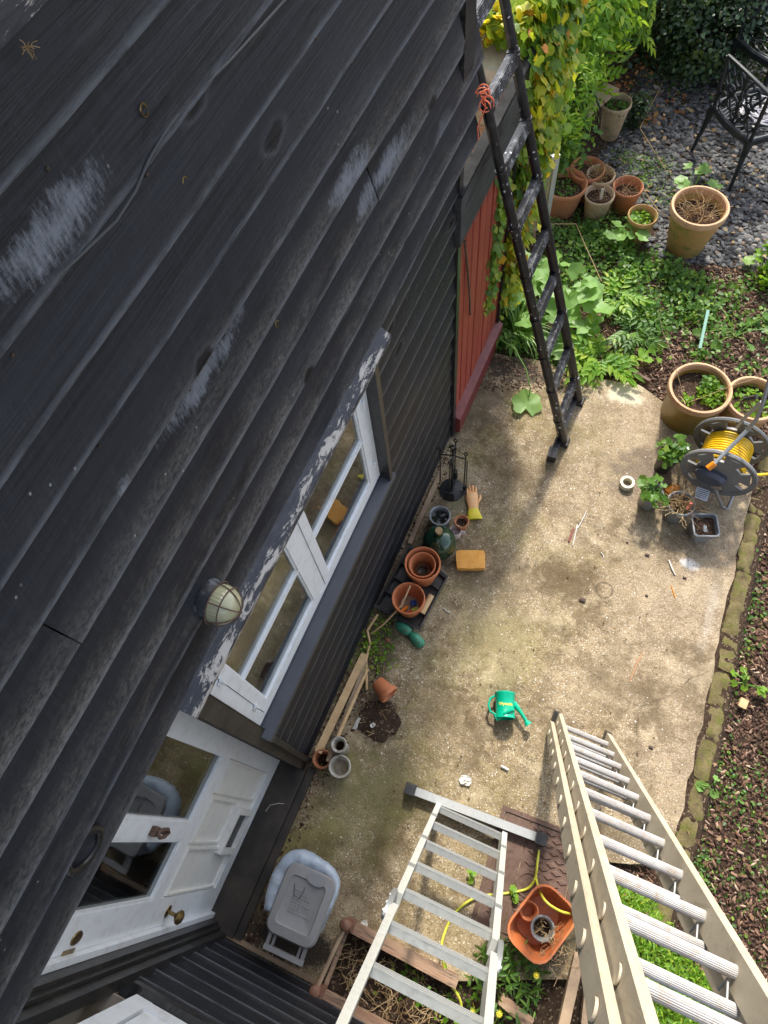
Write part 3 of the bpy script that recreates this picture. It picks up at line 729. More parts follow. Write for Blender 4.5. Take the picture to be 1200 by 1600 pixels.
# ---- door ---------------------------------------------------------------
door = bpy.data.objects.new('door', None); C.objects.link(door); door.parent = house; door.location = (-1.01, 0, 0); door.empty_display_size = .1
DY0, DY1, DZ0, DZ1 = -.795, .03, .045, 2.02
d = MB(); H0, H1 = -.04, .0
up_box(d, H0, H1, DY1 - .085, DY1, DZ0, DZ1); up_box(d, H0, H1, DY0, DY0 + .125, DZ0, DZ1)
up_box(d, H0, H1 - .0005, DY0 + .125, DY1 - .085, DZ1 - .10, DZ1 - .001); up_box(d, H0, H1 - .0005, DY0 + .125, DY1 - .085, .965, 1.07); up_box(d, H0, H1 - .0005, DY0 + .125, DY1 - .085, DZ0, .17)
up_box(d, H0 + .002, H1 + .001, -.425, -.352, 1.07, DZ1 - .10)
d.build('stiles_and_rails', M_white, door)
for (a, b) in ((-.352, DY1 - .085), (DY0 + .125, -.425)):
    MB().box((-.018, (a + b) / 2, 1.495), (.004, abs(b - a) - .001, .85)).build('pane', M_glass, door)
    pb = MB()
    lo, hi = min(a, b), max(a, b)
    for q in ((lo, hi, 1.07, 1.08), (lo, lo + .01, 1.08, 1.91), (hi - .01, hi, 1.08, 1.91)): up_box(pb, -.015, -.002, *q)
    pb.build('glazing_bead', M_white, door)
pn = [(-.215, -.06), (-.44, -.235), (-.665, -.46)]
up_box(MB(), -.034, -.012, DY0 + .125, DY1 - .085, .17, .965).build('lower_panel', M_cream, door)
for (a, b) in pn:
    for (z0, z1) in (((.22, .92),) if not (a < -.3 and a > -.5) else ((.50, .92),)):
        fm = MB(); w = .009
        up_box(fm, -.013, .001, a, b, z0, z0 + w); up_box(fm, -.013, .001, a, b, z1 - w, z1); up_box(fm, -.013, .0009, a, a + w, z0 + w, z1 - w); up_box(fm, -.013, .0009, b - w, b, z0 + w, z1 - w); fm.build('panel_moulding', M_cream, door)
# pet flap
pf = MB()
for q in ((-.49, -.26, .185, .215), (-.49, -.26, .42, .45), (-.49, -.46, .215, .42), (-.29, -.26, .215, .42)): up_box(pf, -.014, .018, *q)
pf.build('pet_flap_frame', M_cream, door)
up_box(MB(), -.02, -.006, -.46, -.29, .215, .42).build('pet_flap', simple('smoky_flap', (.012, .009, .008), .3, spec=.3), door)
# knob, knocker, keyhole, latch keep
kb = MB(); kx = Matrix.Translation((0, -.735, .80)) @ Matrix.Rotation(PI / 2, 4, 'Y')
kb.lathe([(0, 0), (.026, 0), (.026, .004), (.009, .008), (.008, .038), (.020, .045), (.030, .055), (.030, .066), (.018, .076), (0, .079)], 24, kx); kb.build('door_knob', M_brass, door, smooth=True)
kn = MB(); kn.tube([(.02, -.39, 1.46), (.03, -.405, 1.43), (.032, -.40, 1.39), (.03, -.385, 1.36), (.03, -.372, 1.39), (.028, -.375, 1.43), (.02, -.39, 1.46)], .007, 8); kn.box((.008, -.39, 1.46), (.02, .035, .05)); kn.box((.012, -.39, 1.36), (.02, .02, .02)); kn.build('door_knocker', M_rust, door, smooth=True)
kh = MB(); kh.lathe([(0, 0), (.024, 0), (.022, .004), (0, .005)], 20, Matrix.Translation((.0005, -.748, 1.65)) @ Matrix.Rotation(PI / 2, 4, 'Y') @ Matrix.Scale(1.5, 4, (1, 0, 0))); kh.build('lock_cover', M_brass, door)
up_box(MB(), .0, .004, -.812, -.782, 1.62, 1.70).build('latch_keep', M_brass, door)
# frame around the door
df = bpy.data.objects.new('door_frame', None); C.objects.link(df); df.parent = house; df.empty_display_size = .1
up_box(MB(), -1.055, -.985, -.822, -.797, 0.03, 2.06).build('stop', M_white, df)
up_box(MB(), -1.05, -.965, .033, .060, 0.03, 2.06).build('jamb', M_black, df)
up_box(MB(), -1.055, -.948, -.866, -.824, .0, 2.2).build('jamb', M_black, df)
up_box(MB(), -.952, -.925, -.872, -.842, .0, 2.2).build('architrave', M_black, df)
up_box(MB(), -.922, -.885, -.905, -.858, .0, 2.2).build('architrave', M_black, df)
up_box(MB(), -1.055, -.955, -.80, .033, 2.03, 2.2).build('head', M_black, df)
up_box(MB(), -1.06, -.845, -.865, .034, .0, .042).build('threshold', M_blackm, df)
up_box(MB(), -.842, -.80, -.86, .07, .001, .030).build('weather_strip', M_blackm, df)

# ---- wing at the bottom --------------------------------------------------
wing = thing('house_wing', 'low black boarded wing wall with a white window at the bottom corner', 'house wing', (0, 0, 0))
wz = [.03 + .165 * i for i in range(16)]
def wboard(x0, x1, z, seed):
    n = max(2, int((x1 - x0) / .1)); prof = [(-.002, 1.0), (.009, .5), (.018, .12), (.022, .0), (.002, .0)]; rows = []; uv = []
    for i in range(n + 1):
        x = x0 + (x1 - x0) * i / n; dz = mnoise.noise(Vector((x * 2, seed * 4.1, 2))) * .005; r = []
        for (p, t_) in prof: r.append((x, -.905 + p, z + .20 * t_ + dz * (1 - t_))); uv.append((x, t_))
        rows.append(r)
    b = MB().strips(rows); b.uv = uv; b.f.append(tuple(range(5))); b.f.append(tuple(n * 5 + k for k in range(4, -1, -1)))
    b.build('board', M_clad2, wing, smooth=True, auto=50)
WXA, WXB, WWZ = -.80, .45, 1.43
for i, z in enumerate(wz):
    if z + .1 < WWZ: wboard(-.885, 2.6, z, i)
    else: wboard(WXB + .02, 2.6, z, i)
up_box(MB(), -.95, 2.6, -.97, -.908, 0, WWZ - .03).build('core_wall', M_room, wing)
up_box(MB(), WXB + .02, 2.6, -.97, -.908, WWZ - .03, 2.65).build('core_wall', M_room, wing)
up_box(MB(), -.95, 2.6, -3.6, -3.5, 0, 2.65).build('core_wall', M_room, wing); up_box(MB(), -.95, 2.7, -3.6, -.88, 2.66, 2.72).build('flat_roof', M_blackm, wing)
up_box(MB(), -.90, .60, -.878, -.855, .0, .022).build('base_strip', M_oakgrey, wing)
ww = bpy.data.objects.new('window', None); C.objects.link(ww); ww.parent = wing; ww.empty_display_size = .1
wf = MB(); up_box(wf, WXA, WXA + .065, -.93, -.865, WWZ, 2.6); up_box(wf, WXB - .065, WXB, -.93, -.865, WWZ, 2.6); up_box(wf, WXA + .065, WXB - .065, -.93, -.866, WWZ + .001, WWZ + .065)
wf.build('frame', M_white, ww)
wf = MB(); up_box(wf, WXA + .075, WXA + .125, -.92, -.872, WWZ + .072, 2.6); up_box(wf, WXA + .125, WXB - .07, -.92, -.873, WWZ + .073, WWZ + .125); wf.build('sash', M_white, ww)
up_box(MB(), WXA + .12, WXB - .07, -.905, -.901, WWZ + .12, 2.6).build('pane', M_glass, ww)
up_box(MB(), WXA - .03, WXB + .04, -.95, -.84, WWZ - .04, WWZ - .004).build('sill', M_black, ww)
up_box(MB(), WXA, WXB, -1.22, -.94, WWZ - .01, WWZ + .012).build('inner_ledge', M_white, ww)

# ---- things fixed on the wall ---------------------------------------------
lp = on_wall(318, 933, -.862)
lamp = thing('bulkhead_lamp', 'round ribbed glass bulkhead lamp in a wire cage on the black wall above the window', 'lamp', (-.862, lp.y, lp.z))
RX = Matrix.Rotation(PI / 2, 4, 'Y')
MB().lathe([(0, 0), (.072, 0), (.074, .02), (.066, .045), (.068, .05), (.05, .052), (0, .052)], 28, RX, .02).build('lamp_base', simple('chipped_blue_black_metal', (.02, .021, .025), .5, c2=(.13, .135, .145), sc=26, lo=.52, hi=.6), lamp, smooth=True)
def ribbed(b, n=64):
    vs = []; fs = []; prof = [(.064, .045), (.066, .065), (.063, .085), (.055, .103), (.042, .118), (.024, .128), (.006, .131)]
    for (r, z) in prof:
        for k in range(n):
            a = 2 * PI * k / n; q = r * (1 + (.018 if k % 2 else -.012)); vs.append((q * math.cos(a), q * math.sin(a), z))
    for i in range(len(prof) - 1):
        for k in range(n): fs.append((i * n + k, i * n + (k + 1) % n, (i + 1) * n + (k + 1) % n, (i + 1) * n + k))
    fs.append(tuple((len(prof) - 1) * n + k for k in range(n))); return b.add(vs, fs, RX)
ribbed(MB()).build('lamp_glass', simple('cream_ribbed_glass', (.50, .47, .28), .12, c2=(.38, .37, .24), sc=9, spec=.7), lamp, smooth=True)
cg = MB()
for k in range(3):
    a = PI * k / 3 + .3; pts = []
    for q in range(13):
        t_ = PI * q / 12; r = math.cos(t_) * .073; z = .05 + math.sin(t_) * .09; pts.append((r * math.cos(a), r * math.sin(a), z))
    cg.tube(pts, .0022, 6, RX)
for (r, z) in ((.0745, .052), (.068, .092)): cg.tube([(r * math.cos(2 * PI * q / 24), r * math.sin(2 * PI * q / 24), z) for q in range(25)], .0022, 6, RX, cap=False)
cg.build('wire_cage', M_rust, lamp, smooth=True)
lamp.scale = (.88, .88, .88)
MB().box((.012, -.075, -.02), (.022, .03, .03)).build('fixing_lug', M_rust, lamp); MB().box((.012, .06, -.06), (.02, .02, .02)).build('fixing_lug', M_rust, lamp)

hs = on_wall(130, 1327, -.853); hb = MB()
pts = []
for q in range(19):
    a = math.radians(-62 + 304 * q / 18); pts.append((0.0, .055 * math.cos(a), -.062 * math.sin(a)))
Vp = []
for i, p in enumerate(pts):
    pass
hb.tube(pts, [.012 if 2 < i < 16 else .010 for i in range(19)], 8)
o = hb.build('horseshoe', simple('black_painted_iron', (.010, .010, .010), .4, c2=(.07, .055, .04), sc=35, lo=.58, hi=.72), None, smooth=True); o.scale = (.6, 1.0, 1.0); o.location = (hs.x + .006, hs.y, hs.z); o.rotation_euler = (.25, 0, 0)
tag(o, 'black painted iron horseshoe nailed on the boards above the glazed door', 'horseshoe')

cp = [(445, 0, -.838), (400, 50, -.836), (358, 96, -.838), (325, 128, -.842), (292, 160, -.846), (258, 205, -.842), (232, 250, -.838), (212, 298, -.836), (182, 345, -.836), (140, 385, -.838), (98, 425, -.842), (60, 455, -.85), (20, 480, -.86)]
P_ = [on_wall(*c) for c in cp]; P_.insert(0, on_wall(445, 0, -.838) + Vector((0, .5, .10)))
o = MB().tube(P_, .0027, 8).build('wall_cable', simple('grey_cable_sheath', (.055, .057, .062), .45), None, smooth=True)
tag(o, 'dark grey cable sagging diagonally across the upper black boards', 'cable')
ws = on_wall(38, 75, -.85); b = MB()
for k in range(16):
    a = random.uniform(0, 2 * PI); L = random.uniform(.005, .020); b.tube([(0, 0, 0), (random.uniform(0, .008), L * math.cos(a) * .5, L * math.sin(a) * .5 + .003), (random.uniform(0, .008), L * math.cos(a), L * math.sin(a))], .0006, 4)
o = b.build('straw_wisp', L_dry, None, loc=(ws.x + .006, ws.y, ws.z)); tag(o, 'small tuft of dry straw caught on the boards near the top left corner', 'straw')
for (px, py) in ((433, 506), (225, 172), (290, 285)):
    q = on_wall(px, py, -.852); b = MB().tube([(0, .008 * math.cos(t_), .011 * math.sin(t_)) for t_ in np.linspace(0, 5.6, 12)], .0016, 6)
    o = b.build('wall_staple', M_brass, None, smooth=True, loc=(q.x, q.y, q.z))
    tag(o, {433: 'small brass ring hook on the board above the lintel', 225: 'bent nail in the widest upper board left of the cable', 290: 'bent nail in the board just right of the cable'}[px], 'hook')

# ================================================================== red shed front, brick pier, beam
shed = thing('red_shed_front', 'faded red boarded shed side with sloping red plinth beyond the black wall', 'shed', (-.88, 2.9, 0))
y = -.40; k = 0
while y < .44:
    w = .098; MB().box((-.005 + random.uniform(-.002, .002), y + w / 2, .98), (.022, w - .006, 1.55), bev=.004).build('board', M_red, shed); y += .104
MB().box((-.022, .02, 1.0), (.02, .88, 1.8)).build('backing', M_blackm, shed)
pl_ = MB(); vs = [(-.015, -.42, .205), (.055, -.42, .165), (.055, -.42, 0.0), (-.015, -.42, 0)]; vs += [(x, .46, z) for (x, _, z) in vs]
pl_.add(vs, [(0, 1, 2, 3), (7, 6, 5, 4), (0, 4, 5, 1), (1, 5, 6, 2), (2, 6, 7, 3), (3, 7, 4, 0)]); pl_.build('plinth', simple('dark_red_paint', (.13, .016, .015), .45, c2=(.22, .05, .045), sc=9, bump=.2), shed)
MB().box((.0, .455, 1.0), (.05, .035, 1.9)).build('edge_post', M_black, shed)
MB().box((.015, .05, 1.90), (.04, 1.05, .28)).build('fascia_board', simple('weathered_black_fascia', (.02, .02, .021), .7, c2=(.07, .07, .072), sc=8, bump=.5, bsc=70, stretch=(6, 1, 6)), shed)
MB().box((.012, .06, 2.052), (.05, 1.06, .022)).build('fascia_cap', simple('rough_dark_cap', (.02, .02, .02), .9, c2=(.05, .05, .05), sc=8, spec=.1), shed)
MB().tube([(.02, -.37, 1.70), (.018, -.30, 1.45), (.02, -.24, 1.15), (.02, -.22, 1.0)], .006, 6).build('hanging_strap', M_blackpl, shed)

pier = thing('brick_pier', 'old brick wall end with stone coping behind the red shed, half covered by creeper', 'brick wall', (-1.02, 3.38, 0))
MB().box((0, .38, .96), (.195, .74, 1.92)).build('mortar_core', simple('lime_mortar', (.42, .37, .28), .95, c2=(.3, .25, .18), sc=30, bump=.5), pier)
bm_ = MB().box((0, 0, 0), (.105, .213, .065), bev=.006).build('brick', M_brickw, pier, loc=(.06, .1, .035)); be = MB().box((0, 0, 0), (.213, .105, .065), bev=.006).build('brick', M_brickw, pier, loc=(0, .05, .11)); 
for c_ in range(25):
    off = .11 if c_ % 2 else 0.0
    for j in range(7):
        yy = .11 + off + j * .223
        if yy < .72: inst(bm_.data, 'brick', pier, (.056 + random.uniform(-.002, .003), yy, .036 + c_ * .076))
    inst(be.data, 'brick', pier, (0, .048 if c_ % 2 else .05, .036 + c_ * .076), scale=(1, .9, 1)) if c_ % 2 else None
for j in range(2):
    MB().box((0, 0, 0), (.30, .40, .06), bev=.012).build('coping_stone', simple('pale_stone%d' % j, (.52, .49, .42), .85, c2=(.36, .33, .27), sc=14, bump=.4), pier, loc=(.02, .19 + j * .405, 1.955))
# ================================================================== ladders
# --- aluminium multi-position ladder
lad = thing('folding_ladder', 'silver aluminium folding ladder with wide stabiliser bar standing in the middle foreground', 'ladder', (0, 0, 0))
S = .30; sy = .328; cz = 1 / math.sqrt(1 + sy * sy); dv = Vector((0, -sy * cz, cz))
B0 = Vector((0, .053, .338)); base = B0 - dv * (.338 - .04) / cz
LX0, LX1 = -.082, .298
nl = 8
top_t = (.338 - .04) / cz + S * 6.4
jl = (.338 - .04) / cz + S * 3.45
nrm = Vector((0, cz, sy * cz))
for x in (LX0, LX1):
    b = MB(); b.bar(base + Vector((x, 0, 0)), base + Vector((x, 0, 0)) + dv * (jl - .05), .028, .062, nrm); b.bar(base + Vector((x, 0, 0)) + dv * (jl + .05), base + Vector((x, 0, 0)) + dv * (top_t), .028, .062, nrm)
    b.build('rail', M_alurail, lad)
    hb = MB(); c0 = base + Vector((x + (.018 if x > 0 else -.018), 0, 0)) + dv * jl
    X_ = Vector((1, 0, 0))
    prof = []
    for k in range(24):
        a = 2 * PI * k / 24; prof.append((.042 * math.cos(a), .105 * math.sin(a)))
    vs = []
    for sx in (-.010, .010):
        for (u_, w_) in prof: vs.append(c0 + X_ * sx + nrm * u_ + dv * w_)
    n = 24; hb.add(vs, [tuple(range(n - 1, -1, -1)), tuple(range(n, 2 * n))] + [(i, (i + 1) % n, n + (i + 1) % n, n + i) for i in range(n)])
    for w_ in (-.07, 0, .07): hb.tube([c0 - X_ * .016 + dv * w_, c0 + X_ * .018 + dv * w_], .009, 10)
    hb.build('hinge', M_galv, lad, smooth=True)
    for tt in (.25, .62, 1.0):
        bb = MB(); c1 = base + Vector((x, 0, 0)) + dv * tt; bb.bar(c1 - dv * .018, c1 + dv * .018, .032, .066, nrm); bb.build('rail_bracket', M_galv, lad)
for k in range(-1, 6):
    p = B0 + dv * S * k; b = MB()
    b.bar(p + Vector((LX0 + .014, 0, 0)), p + Vector((LX1 - .014, 0, 0)), .026, .028, nrm)
    for q in (-.012, -.004, .004, .012): b.bar(p + Vector((LX0 + .014, 0, 0)) + dv * q + nrm * .0165, p + Vector((LX1 - .014, 0, 0)) + dv * q + nrm * .0165, .004, .005, nrm)
    b.build('rung', M_alu, lad)
a_ = spot(648, 1236, .04); b_ = spot(838, 1308, .04)
MB().bar(a_, b_, .045, .035).build('stabiliser_bar', M_alu, lad)
for (p, q) in ((a_, -1), (b_, 1)):
    dd = (b_ - a_).normalized() * q; b = MB(); b.bar(p - dd * .005, p + dd * .055, .062, .078); b.build('end_cap', M_blackpl, lad)

# --- long extension ladder, two stacked sections
ext = thing('extension_ladder', 'long beige double section extension ladder leaning up at the right foreground', 'ladder', (0, 0, 0))
S = .27; sy = .344; cz = 1 / math.sqrt(1 + sy * sy); dv = Vector((0, -sy * cz, cz)); nrm = Vector((0, cz, sy * cz))
B0 = Vector((0, .800, .198)); EX0, EX1 = .400 - .022, .400 + .236 + .022
foot = B0 - dv * (.19 / cz)
def cprofile(b, x, a, c, inward, depth, flange=.022, th=.004):
    b.bar(a + Vector((x, 0, 0)), c + Vector((x, 0, 0)), th, depth, nrm)
    for s_ in (-1, 1):
        off = nrm * (s_ * (depth / 2 - th / 2)); b.bar(a + off + Vector((x + inward * flange / 2, 0, 0)), c + off + Vector((x + inward * flange / 2, 0, 0)), flange, th, nrm)
L1 = 3.7
def fluted(b, a, c, r, n=44):
    vs = []
    for x in (a, c):
        for k in range(n): q = 2 * PI * k / n; rr = r * (1.0 if k % 2 else .925); vs.append(x + Vector((0, rr * math.cos(q), rr * math.sin(q))))
    b.add(vs, [(k, (k + 1) % n, n + (k + 1) % n, n + k) for k in range(n)])
M_rung = simple('matt_grey_rung', (.44, .43, .42), .6, .15, c2=(.33, .31, .30), sc=12, dirt=(.34, .28, .22), dsc=35)
for (x, sgn) in ((EX0, 1), (EX1, -1)):
    b = MB(); cprofile(b, x, foot, foot + dv * L1, 1, .078, .022); b.build('front_rail', M_beige, ext)
    fb = MB().bar(foot + Vector((x - sgn * .01, 0, 0)) - dv * .015, foot + Vector((x - sgn * .01, 0, 0)) + dv * .04, .036, .086, nrm).build('rubber_foot', M_blackpl, ext)
    # second section, set wider and behind
    bk = -nrm * .0; 
NB = nrm * -.0
for k in range(0, 13):
    p = B0 + dv * S * k; b = MB(); fluted(b, p + Vector((EX0 - .003, 0, 0)), p + Vector((EX1 + .003, 0, 0)), .0148); b.build('rung', M_rung, ext)
    for (x, sgn) in ((EX0, -1), (EX1, 1)):
        rb = MB(); c0 = p + Vector((x + sgn * .004, 0, 0)); rb.tube([c0, c0 + Vector((sgn * .004, 0, 0))], .019, 16); rb.build('rung_end', M_beige, ext, smooth=True)
# rear (sliding) section: behind the front one, wider rails
off2 = -nrm * .055 + dv * .045
WX0, WX1 = EX0 - .029, EX1 + .008
for (x, sgn) in ((WX0, 1), (WX1, -1)):
    b = MB(); cprofile(b, x, foot + off2 - dv * .02, foot + off2 + dv * L1, 1, .074, .020); b.build('rear_rail', M_beige, ext)
for k in range(0, 13):
    p = B0 + off2 + dv * (S * k); b = MB(); fluted(b, p + Vector((WX0 - .003, 0, 0)), p + Vector((WX1 + .003, 0, 0)), .0140); b.build('rung', M_rung, ext)
    c0 = p + Vector((WX0 - .004, 0, 0)); rb = MB().tube([c0 - Vector((.006, 0, 0)), c0], .020, 14); rb.build('rung_end', M_beige, ext, smooth=True)
    tri = MB(); q = B0 + dv * (S * k); e = Vector((EX1 - .012, 0, 0))
    tri.bar(q + e - nrm * .02, q + e + dv * .035 - nrm * .058, .004, .006, nrm); tri.bar(q + e - nrm * .02, q + e - dv * .03 - nrm * .058, .004, .006, nrm); tri.build('rung_hook', M_galv, ext)
tp_ = spot(902, 1362, 1.0)
# --- black telescopic ladder
tel = thing('telescopic_ladder', 'black paint spattered telescopic ladder leaning against the corner of the house', 'ladder', (-.12, 2.6, 0))
S = .31; sx = .302; cz = 1 / math.sqrt(1 + sx * sx); dv = Vector((-sx * cz, 0, cz)); nrm = Vector((cz, 0, sx * cz))
B0 = Vector((-.207, 2.655, .26)) - Vector((-.12, 2.6, 0)); W = .357
fo = B0 - dv * (.25 / cz)
for yy, nm in ((0, 'l'), (W, 'r')):
    b = MB(); n = 11; 
    for k in range(-1, 11):
        a = B0 + dv * S * k + Vector((0, yy, 0)); c = a + dv * S
        if k == -1: a = fo + Vector((0, yy, 0))
        r = .031 - .0011 * (k + 1); b.tube([a, c - dv * .012, c - dv * .010, c], [r, r, r + .004, r + .004], 14)
    b.build('stile', M_lblack, tel, smooth=True)
    MB().bar(fo + Vector((0, yy, 0)) - dv * .03, fo + Vector((0, yy, 0)) + dv * .02, .07, .07, nrm).build('foot', M_blackpl, tel)
for k in range(0, 12):
    p = B0 + dv * S * k - dv * .02; b = MB(); b.bar(p + Vector((0, .02, 0)), p + Vector((0, W - .02, 0)), .064, .03, nrm)
    for q in (-.026, -.016, -.005, .005, .016, .026): b.bar(p + Vector((0, .02, 0)) + dv * q + nrm * .016, p + Vector((0, W - .02, 0)) + dv * q + nrm * .016, .004, .006, nrm)
    b.build('rung', M_lrung, tel)
    for yy in (.028, W - .028): MB().bar(p + Vector((0, yy - .012, 0)), p + Vector((0, yy + .012, 0)), .070, .038, nrm).build('rung_collar', M_lblack, tel)
sb0 = spot(866, 705, .04) - Vector((-.12, 2.6, 0)); sb1 = spot(905, 604, .05) - Vector((-.12, 2.6, 0))
MB().bar(sb0, sb1, .045, .035).build('stabiliser_bar', M_lblack, tel)
MB().box(tuple(sb0 + Vector((-.005, -.03, -.0))), (.06, .08, .07), rz=.1).build('end_cap', M_blackpl, tel)
# twine
tw = on_wall(755, 150, -.80); b = MB()
for k in range(9):
    c0 = Vector((random.uniform(-.01, .02), random.uniform(-.015, .015), random.uniform(-.05, .03))); r = random.uniform(.012, .03)
    b.tube([c0 + Vector((r * math.cos(a), r * .6 * math.sin(a + k), r * math.sin(a))) for a in np.linspace(0, random.uniform(2, 5.5), 12)], .0024, 5)
b.tube([(0, 0, 0), (.01, .01, -.05), (-.01, -.02, -.12), (.0, -.03, -.17)], .003, 5)
o = b.build('orange_twine', simple('orange_twine', (.72, .17, .08), .7), None, smooth=True, loc=tuple(tw)); tag(o, 'tangled orange twine tying the black ladder to the house corner', 'twine')

# ================================================================== pots
def pot_profile(R, h, rb, rim_h=.03, rim_w=.010, th=.009, soil_z=None):
    z = h
    return [(0, 0), (rb - .006, 0), (rb, .006), (R - rim_w, h - rim_h), (R - .002, h - rim_h + .001), (R, h - rim_h + .006), (R, h - .005), (R - .004, h), (R - th * .8, h), (R - th - .003, h - .006), (R - th - .008 - (R - rb) * .1, h - rim_h - .01), (max(rb - th, .01), .02), (0, .018)]
def pot(name, label, loc, R, h, rb, mat, rz=0, tilt=None, rim=None, soil=None, soilm=None, group=None, cat='plant pot', plant=None, rim_h=.03, rimmat=None):
    t = thing(name, label, cat, loc, rz, group)
    if tilt: t.rotation_euler = tilt
    prof = pot_profile(R, h, rb, rim_h)
    MB().lathe(prof, 40, None, .004).build('pot_body', mat, t, smooth=True, auto=50)
    if rimmat is not None:
        MB().lathe([(R - .014, h - rim_h * 1.0), (R + .003, h - rim_h * .95), (R + .006, h - .01), (R + .001, h + .003), (R - .012, h + .004), (R - .020, h - .006), (R - .021, h - rim_h)], 40).build('rim', rimmat, t, smooth=True)
    if soil is not None:
        rs = rb + (R - rb) * (soil / h) - .012; rows = []
        n = 28; vs = [(0, 0, soil + .006)]; fs = []
        for q, rr in enumerate((.3, .6, .85, 1.0)):
            for k in range(n):
                a = 2 * PI * k / n; vs.append((rs * rr * math.cos(a), rs * rr * math.sin(a), soil + mnoise.noise(Vector((rr * 4 * math.cos(a), rr * 4 * math.sin(a), loc[0] * 9))) * .012))
        for k in range(n): fs.append((0, 1 + k, 1 + (k + 1) % n))
        for q in range(3):
            for k in range(n): fs.append((1 + q * n + k, 1 + (q + 1) * n + k, 1 + (q + 1) * n + (k + 1) % n, 1 + q * n + (k + 1) % n))
        MB().add(vs, fs).build('compost', soilm or M_compost, t, smooth=True)
    return t
Q = lambda px, py, z=0.0, g=0.0: tuple(Vector((spot(px, py, z).x, spot(px, py, z).y, g)))
OV = [(0, 0, 0), (-.34, .35, .06), (-.26, .7, .02), (0, 1.0, -.08), (.26, .7, .02), (.34, .35, .06), (0, .5, -.03)]
OVF = [(0, 1, 6), (1, 2, 6), (2, 3, 6), (3, 4, 6), (4, 5, 6), (5, 0, 6)]
# lobed ivy-like leaf
IV = [(0, 0, 0)] + [(.55 * math.sin(a) * r, .5 + .55 * math.cos(a) * r - .05, -.10 * (r - .7) ** 2 - .05 * abs(math.sin(a))) for a, r in zip(np.linspace(-PI + .35, PI - .35, 11), (.75, .55, 1.0, .62, .95, 1.1, .95, .62, 1.0, .55, .75))] 
IVF = [(0, i, i + 1) for i in range(1, 11)]
# long narrow leaf
LN = [(0, 0, 0), (-.13, .3, .03), (-.10, .7, .0), (0, 1, -.10), (.10, .7, .0), (.13, .3, .03), (0, .5, -.02)]
BL = [(-.02, 0, 0), (.02, 0, 0), (.016, .45, .06), (-.016, .45, .06), (0, 1, -.05), (0, 1, -.05)]
def leafmesh(name, mat, pos, nrm, size, T=OV, F=OVF, parent=None, kind='stuff', loc=None, spin=None):
    V, FF = scatter(T, F, pos, size, nrm, spin); o = fast_mesh(name, V, FF, mat, parent, True, loc)
    if kind: o['kind'] = kind
    return o
def rand_up(n, k=.7): 
    v = rng.normal(0, 1, (n, 3)) * k; v[:, 2] = np.abs(v[:, 2]) + .6; return v
def tuft(parent, mat, n, R, h, size, T=OV, F=OVF, z=0.0, c=(0, 0), name='foliage'):
    a = rng.uniform(0, 2 * PI, n); r = R * np.sqrt(rng.uniform(0, 1, n)); zz = z + h * rng.uniform(0, 1, n) * (1 - (r / R) ** 2 * .5)
    pos = np.stack([c[0] + r * np.cos(a), c[1] + r * np.sin(a), zz], 1)
    return leafmesh(name, mat, pos, rand_up(n), rng.uniform(.6, 1.2, n) * size, T, F, parent)
def twigs(parent, mat, n, R, h, z=0.0, c=(0, 0), rad=.0016, name='stems', curl=1.0, up=1.0):
    b = MB()
    for k in range(n):
        a = random.uniform(0, 2 * PI); r = R * math.sqrt(random.random()) * .7; p = Vector((c[0] + r * math.cos(a), c[1] + r * math.sin(a), z)); pts = [p.copy()]; d = Vector((random.uniform(-1, 1), random.uniform(-1, 1), up * random.uniform(.5, 1.4))).normalized()
        for q in range(5):
            p = p + d * h * random.uniform(.15, .3); pts.append(p.copy()); d = (d + Vector((random.uniform(-1, 1), random.uniform(-1, 1), random.uniform(-.6, .3))) * .55 * curl).normalized()
            p.z = max(p.z, z * .98)
        b.tube(pts, rad, 4, cap=False)
    o = b.build(name, mat, parent, recalc=False); o['kind'] = 'stuff'; return o

GZ = -.04
# garden terracotta
p = pot('plant_pot', 'big ochre terracotta pot of dry stalks standing alone on the slate', Q(1096, 318, .38, GZ), .205, .40, .135, M_terrag, soil=.30, rim_h=.05, rimmat=M_rim); twigs(p, L_dry, 70, .13, .16, .30)
p = pot('plant_pot', 'wide brown terracotta bowl beside the white framed glass panel', Q(884, 281, .25, GZ), .175, .27, .12, M_terra, soil=.19, rim_h=.04); tuft(p, L_mid, 60, .1, .03, .03, z=.2)
p = pot('plant_pot', 'upper beige clay pot with dead stems in the pot cluster', Q(940, 268, .22, GZ), .115, .24, .08, M_tan, soil=.18); twigs(p, L_dry, 60, .09, .14, .18)
p = pot('plant_pot', 'beige clay pot with a white plant label in the cluster', Q(938, 299, .20, GZ), .12, .22, .085, M_tan, soil=.17); MB().box((.02, .02, .24), (.022, .004, .13)).build('plant_label', M_dirtywhite, p).rotation_euler = (.2, 0, 0); twigs(p, L_dry, 10, .08, .1, .17)
p = pot('plant_pot', 'reddish brown terracotta pot at the right of the pot cluster', Q(983, 287, .20, GZ), .12, .22, .085, M_terra, soil=.15); twigs(p, L_dry, 20, .09, .1, .15)
p = pot('plant_pot', 'orange terracotta pot with small green weeds on the slate edge', Q(1006, 332, .20, GZ), .115, .22, .085, M_terrag, soil=.15, rim_h=.035); tuft(p, L_bright, 90, .085, .05, .035, z=.15)
p = pot('plant_pot', 'tall tan pot under the leafy branch beside the iron bench arm', Q(965, 155, .30, GZ), .125, .32, .075, M_tan, soil=.27, rim_h=.035); tuft(p, L_mid, 90, .1, .05, .035, z=.27)
p = pot('plant_pot', 'dark brown pot hidden between the bowl and the shrub', Q(918, 262, .22, GZ), .14, .26, .10, M_terra, soil=.2)
